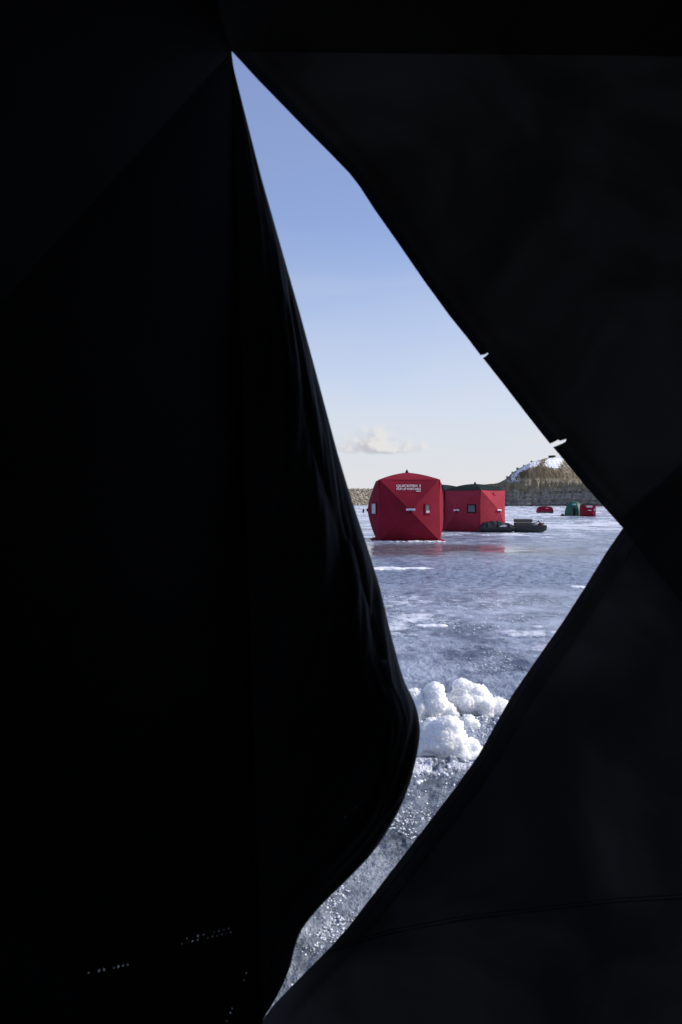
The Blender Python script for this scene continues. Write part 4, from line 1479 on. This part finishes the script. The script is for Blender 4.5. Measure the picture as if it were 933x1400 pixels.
# stitch holes on the left wall and on the flap: found where the photo's rows meet the cloth
LH = Vector((-0.50, 0.62, 1.08))
left_top = Vector((TL.x, TL.y, TL.z)); MIDT = TL.lerp(BLT, 0.5); MIDG = GL.lerp(BLG, 0.5)
def tri_hit(pxl, pyl, tri):
    a, b_, c_ = tri
    nn = (b_ - a).cross(c_ - a).normalized()
    return ray_plane(pxl, pyl, a, nn)
tri_low = (GL, MIDG, LH)
tri_fr = (GL, TL, LH)
rows_left = []
for (a, b_) in (((245, 1291), (319, 1274)), ((252, 1284), (316, 1269)), ((118, 1331), (178, 1318)), ((309, 1399), (319, 1376)), ((333, 1343), (338, 1328))):
    A_, B_ = tri_hit(*a, tri_fr), tri_hit(*b_, tri_fr)
    rows_left.append((A_, B_, (B_ - A_).length / max(3, round(math.hypot(b_[0] - a[0], b_[1] - a[1]) / 7.0)), 0.0011))
M['black_left'] = black_fabric('black_left_wall_fabric', rows_left, (0.008, 0.0085, 0.010), 0.05, 0.026)  # same cloth, base colour darkened to keep this wall in shade
for tri in ((TL, MIDT, LH), (MIDT, MIDG, LH), (GL, MIDG, LH), (GL, TL, LH)):
    panel('wall_panel', tri, M['black_left'], 0.0004)
LH2 = Vector((-0.55, -0.95, 1.05))
for tri in ((MIDT, BLT, LH2), (BLT, BLG, LH2), (BLG, MIDG, LH2), (MIDG, MIDT, LH2)):
    panel('wall_panel', tri, M['black'])
BH = Vector((0.58, YB - 0.3, 1.05))
for tri in ((BLT, BRT, BH), (BRT, BRG, BH), (BRG, BLG, BH), (BLG, BLT, BH)):
    panel('wall_panel', tri, M['black'])
MRT = TR.lerp(BRT, 0.5); MRG = GR.lerp(BRG, 0.5)
for (a, b_, c_, d_, hh_) in ((TR, MRT, MRG, GR, Vector((1.72, 0.62, 1.08))), (MRT, BRT, BRG, MRG, Vector((1.72, -0.95, 1.08)))):
    for tri in ((a, b_, hh_), (b_, c_, hh_), (c_, d_, hh_), (d_, a, hh_)):
        panel('wall_panel', tri, M['black'])
for (a, b_, c_, d_) in ((TL, TR, MRT, MIDT), (MIDT, MRT, BRT, BLT)):
    pk = (a + b_ + c_ + d_) / 4 + Vector((0, 0, 0.28))
    for tri in ((a, b_, pk), (b_, c_, pk), (c_, d_, pk), (d_, a, pk)):
        panel('roof_panel', tri, M['black_roof_in'])
bm = bmesh.new()
tube(bm, [to_local(TL + Vector((-0.014, -0.012, 0))), to_local(GL + Vector((-0.014, -0.012, 0)))], 0.006, 8)
from_bm('pole', bm, M['pole'], shelter, True)

# the door flap: hinged on the corner pole, slack, its free side curling outward
FLAP = [(70, 317), (90, 319), (110, 324), (150, 334), (195, 345.5), (240, 357), (300, 374), (360, 391), (430, 411), (500, 430), (560, 446), (620, 462), (680, 480), (740, 500), (800, 519),
        (860, 533), (910, 546), (935, 554), (955, 565), (975, 572), (1000, 575), (1030, 571), (1060, 564), (1085, 556), (1110, 545), (1140, 528), (1170, 507), (1200, 478),
        (1230, 447), (1255, 424), (1275, 410), (1300, 402), (1320, 398), (1340, 390), (1365, 378), (1395, 359)]
def build_flap():
    ys = np.array([p[0] for p in FLAP]); xs = np.array([p[1] for p in FLAP])
    yy = np.linspace(70, 1395, 240)
    xe = np.interp(yy, ys, xs)
    ker = np.array([1, 2, 3, 2, 1.0]); ker /= ker.sum()
    xsmooth = np.convolve(np.pad(xe, 2, mode='edge'), ker, 'valid')
    xe = np.where((yy > 85) & (yy < 1385), xsmooth, xe)
    xl = 317 + (yy - 70) / (1395 - 70) * (359 - 317)
    tt = (yy - 70) / (1395 - 70)
    width = np.maximum(xe - xl, 0.3) / F * DW
    c = np.clip(width * 0.62, 0.0008, 0.15)
    nA = 90
    amax = np.radians(150)
    al = np.linspace(0, amax, nA)
    V = np.zeros((len(yy), nA, 3))
    for i in range(len(yy)):
        Xl = (xl[i] - HX) / F * DW
        for j, a in enumerate(al):
            Y = DW + c[i] * (1 - math.cos(a))
            # wrinkles running down the free side
            s = math.sin(a)
            Ylimb = DW + c[i]
            Xe = (xe[i] - HX) / F * Ylimb
            X = Xl + (Xe - Xl) * s
            V[i, j] = (X, Y, HC - (yy[i] - HY) / F * (DW + c[i] * (1 - math.cos(min(a, math.pi / 2)))))
    # folds: push along the surface normal, none right on the outline
    du = np.gradient(V, axis=1); dv = np.gradient(V, axis=0)
    nn = np.cross(du, dv); nn /= np.linalg.norm(nn, axis=2, keepdims=True) + 1e-12
    A2 = np.repeat(al[None, :], len(yy), 0); T2 = np.repeat(tt[:, None], nA, 1)
    wr = (1 - 2 * np.abs(fbm2(A2 * 3.0 + T2 * 8.0, T2 * 6.0, 3, 201))) * 0.010 + (1 - 2 * np.abs(fbm2(A2 * 7 + T2 * 22, T2 * 10, 2, 207))) * 0.0035
    keep = sstep(np.abs(A2 - math.radians(88)), 0.06, 0.35) * sstep(A2, 0.0, 0.3)
    keep = keep * (c / c.max())[:, None]
    V = V + nn * (wr * keep)[:, :, None]
    return V, al, nn
FV, FAL, FN = build_flap()
rows_f = []
def flap_pt(pxl, pyl):
    best = None
    P2 = FV.reshape(-1, 3)
    u = HX + F * P2[:, 0] / P2[:, 1]; v = HY - F * (P2[:, 2] - HC) / P2[:, 1]
    front = np.tile(FAL < math.radians(88), FV.shape[0])
    d = (u - pxl) ** 2 + (v - pyl) ** 2 + np.where(front, 0, 1e6)
    i = int(np.argmin(d))
    # slide to the exact ray
    Y = P2[i, 1]
    return px(pxl, pyl, Y)
A_, B_ = flap_pt(470, 1120), flap_pt(494, 1096)
rows_f.append((A_, B_, (B_ - A_).length / 5, 0.0016))
M['black_flap'] = black_fabric('black_flap_fabric', rows_f, (0.085, 0.087, 0.094), 0.35, 0.0022)
loc = np.array(shelter.location)
flap = from_arrays('door_flap', (FV - loc).reshape(-1, 3), grid_quads(FV.shape[0], FV.shape[1]), M['black_flap'], shelter)
flap['label'] = 'slack black door flap with its free side curling outward'
# sewn hem strip running down beside the free side
def flap_strip(name, a0, a1, i0, i1, off, mat):
    j0 = int(np.argmin(np.abs(FAL - math.radians(a0)))); j1 = int(np.argmin(np.abs(FAL - math.radians(a1))))
    sub = FV[i0:i1, j0:j1 + 1]; nn = FN[i0:i1, j0:j1 + 1].copy()
    tocam = np.array([0, 0, HC]) - sub
    sgn = np.sign(np.sum(nn * tocam, axis=2, keepdims=True)); sgn[sgn == 0] = 1
    prof = np.sin(np.linspace(0, math.pi, sub.shape[1]))[None, :, None] ** 0.5
    P2 = sub + nn * sgn * (off * prof + 0.0006)
    return from_arrays(name, (P2 - loc).reshape(-1, 3), grid_quads(P2.shape[0], P2.shape[1]), mat, flap)
flap_strip('hem', 60, 66, 150, 190, 0.003, M['hem'])
flap_strip('zip_tape', 50, 55, 148, 192, 0.002, M['hem'])
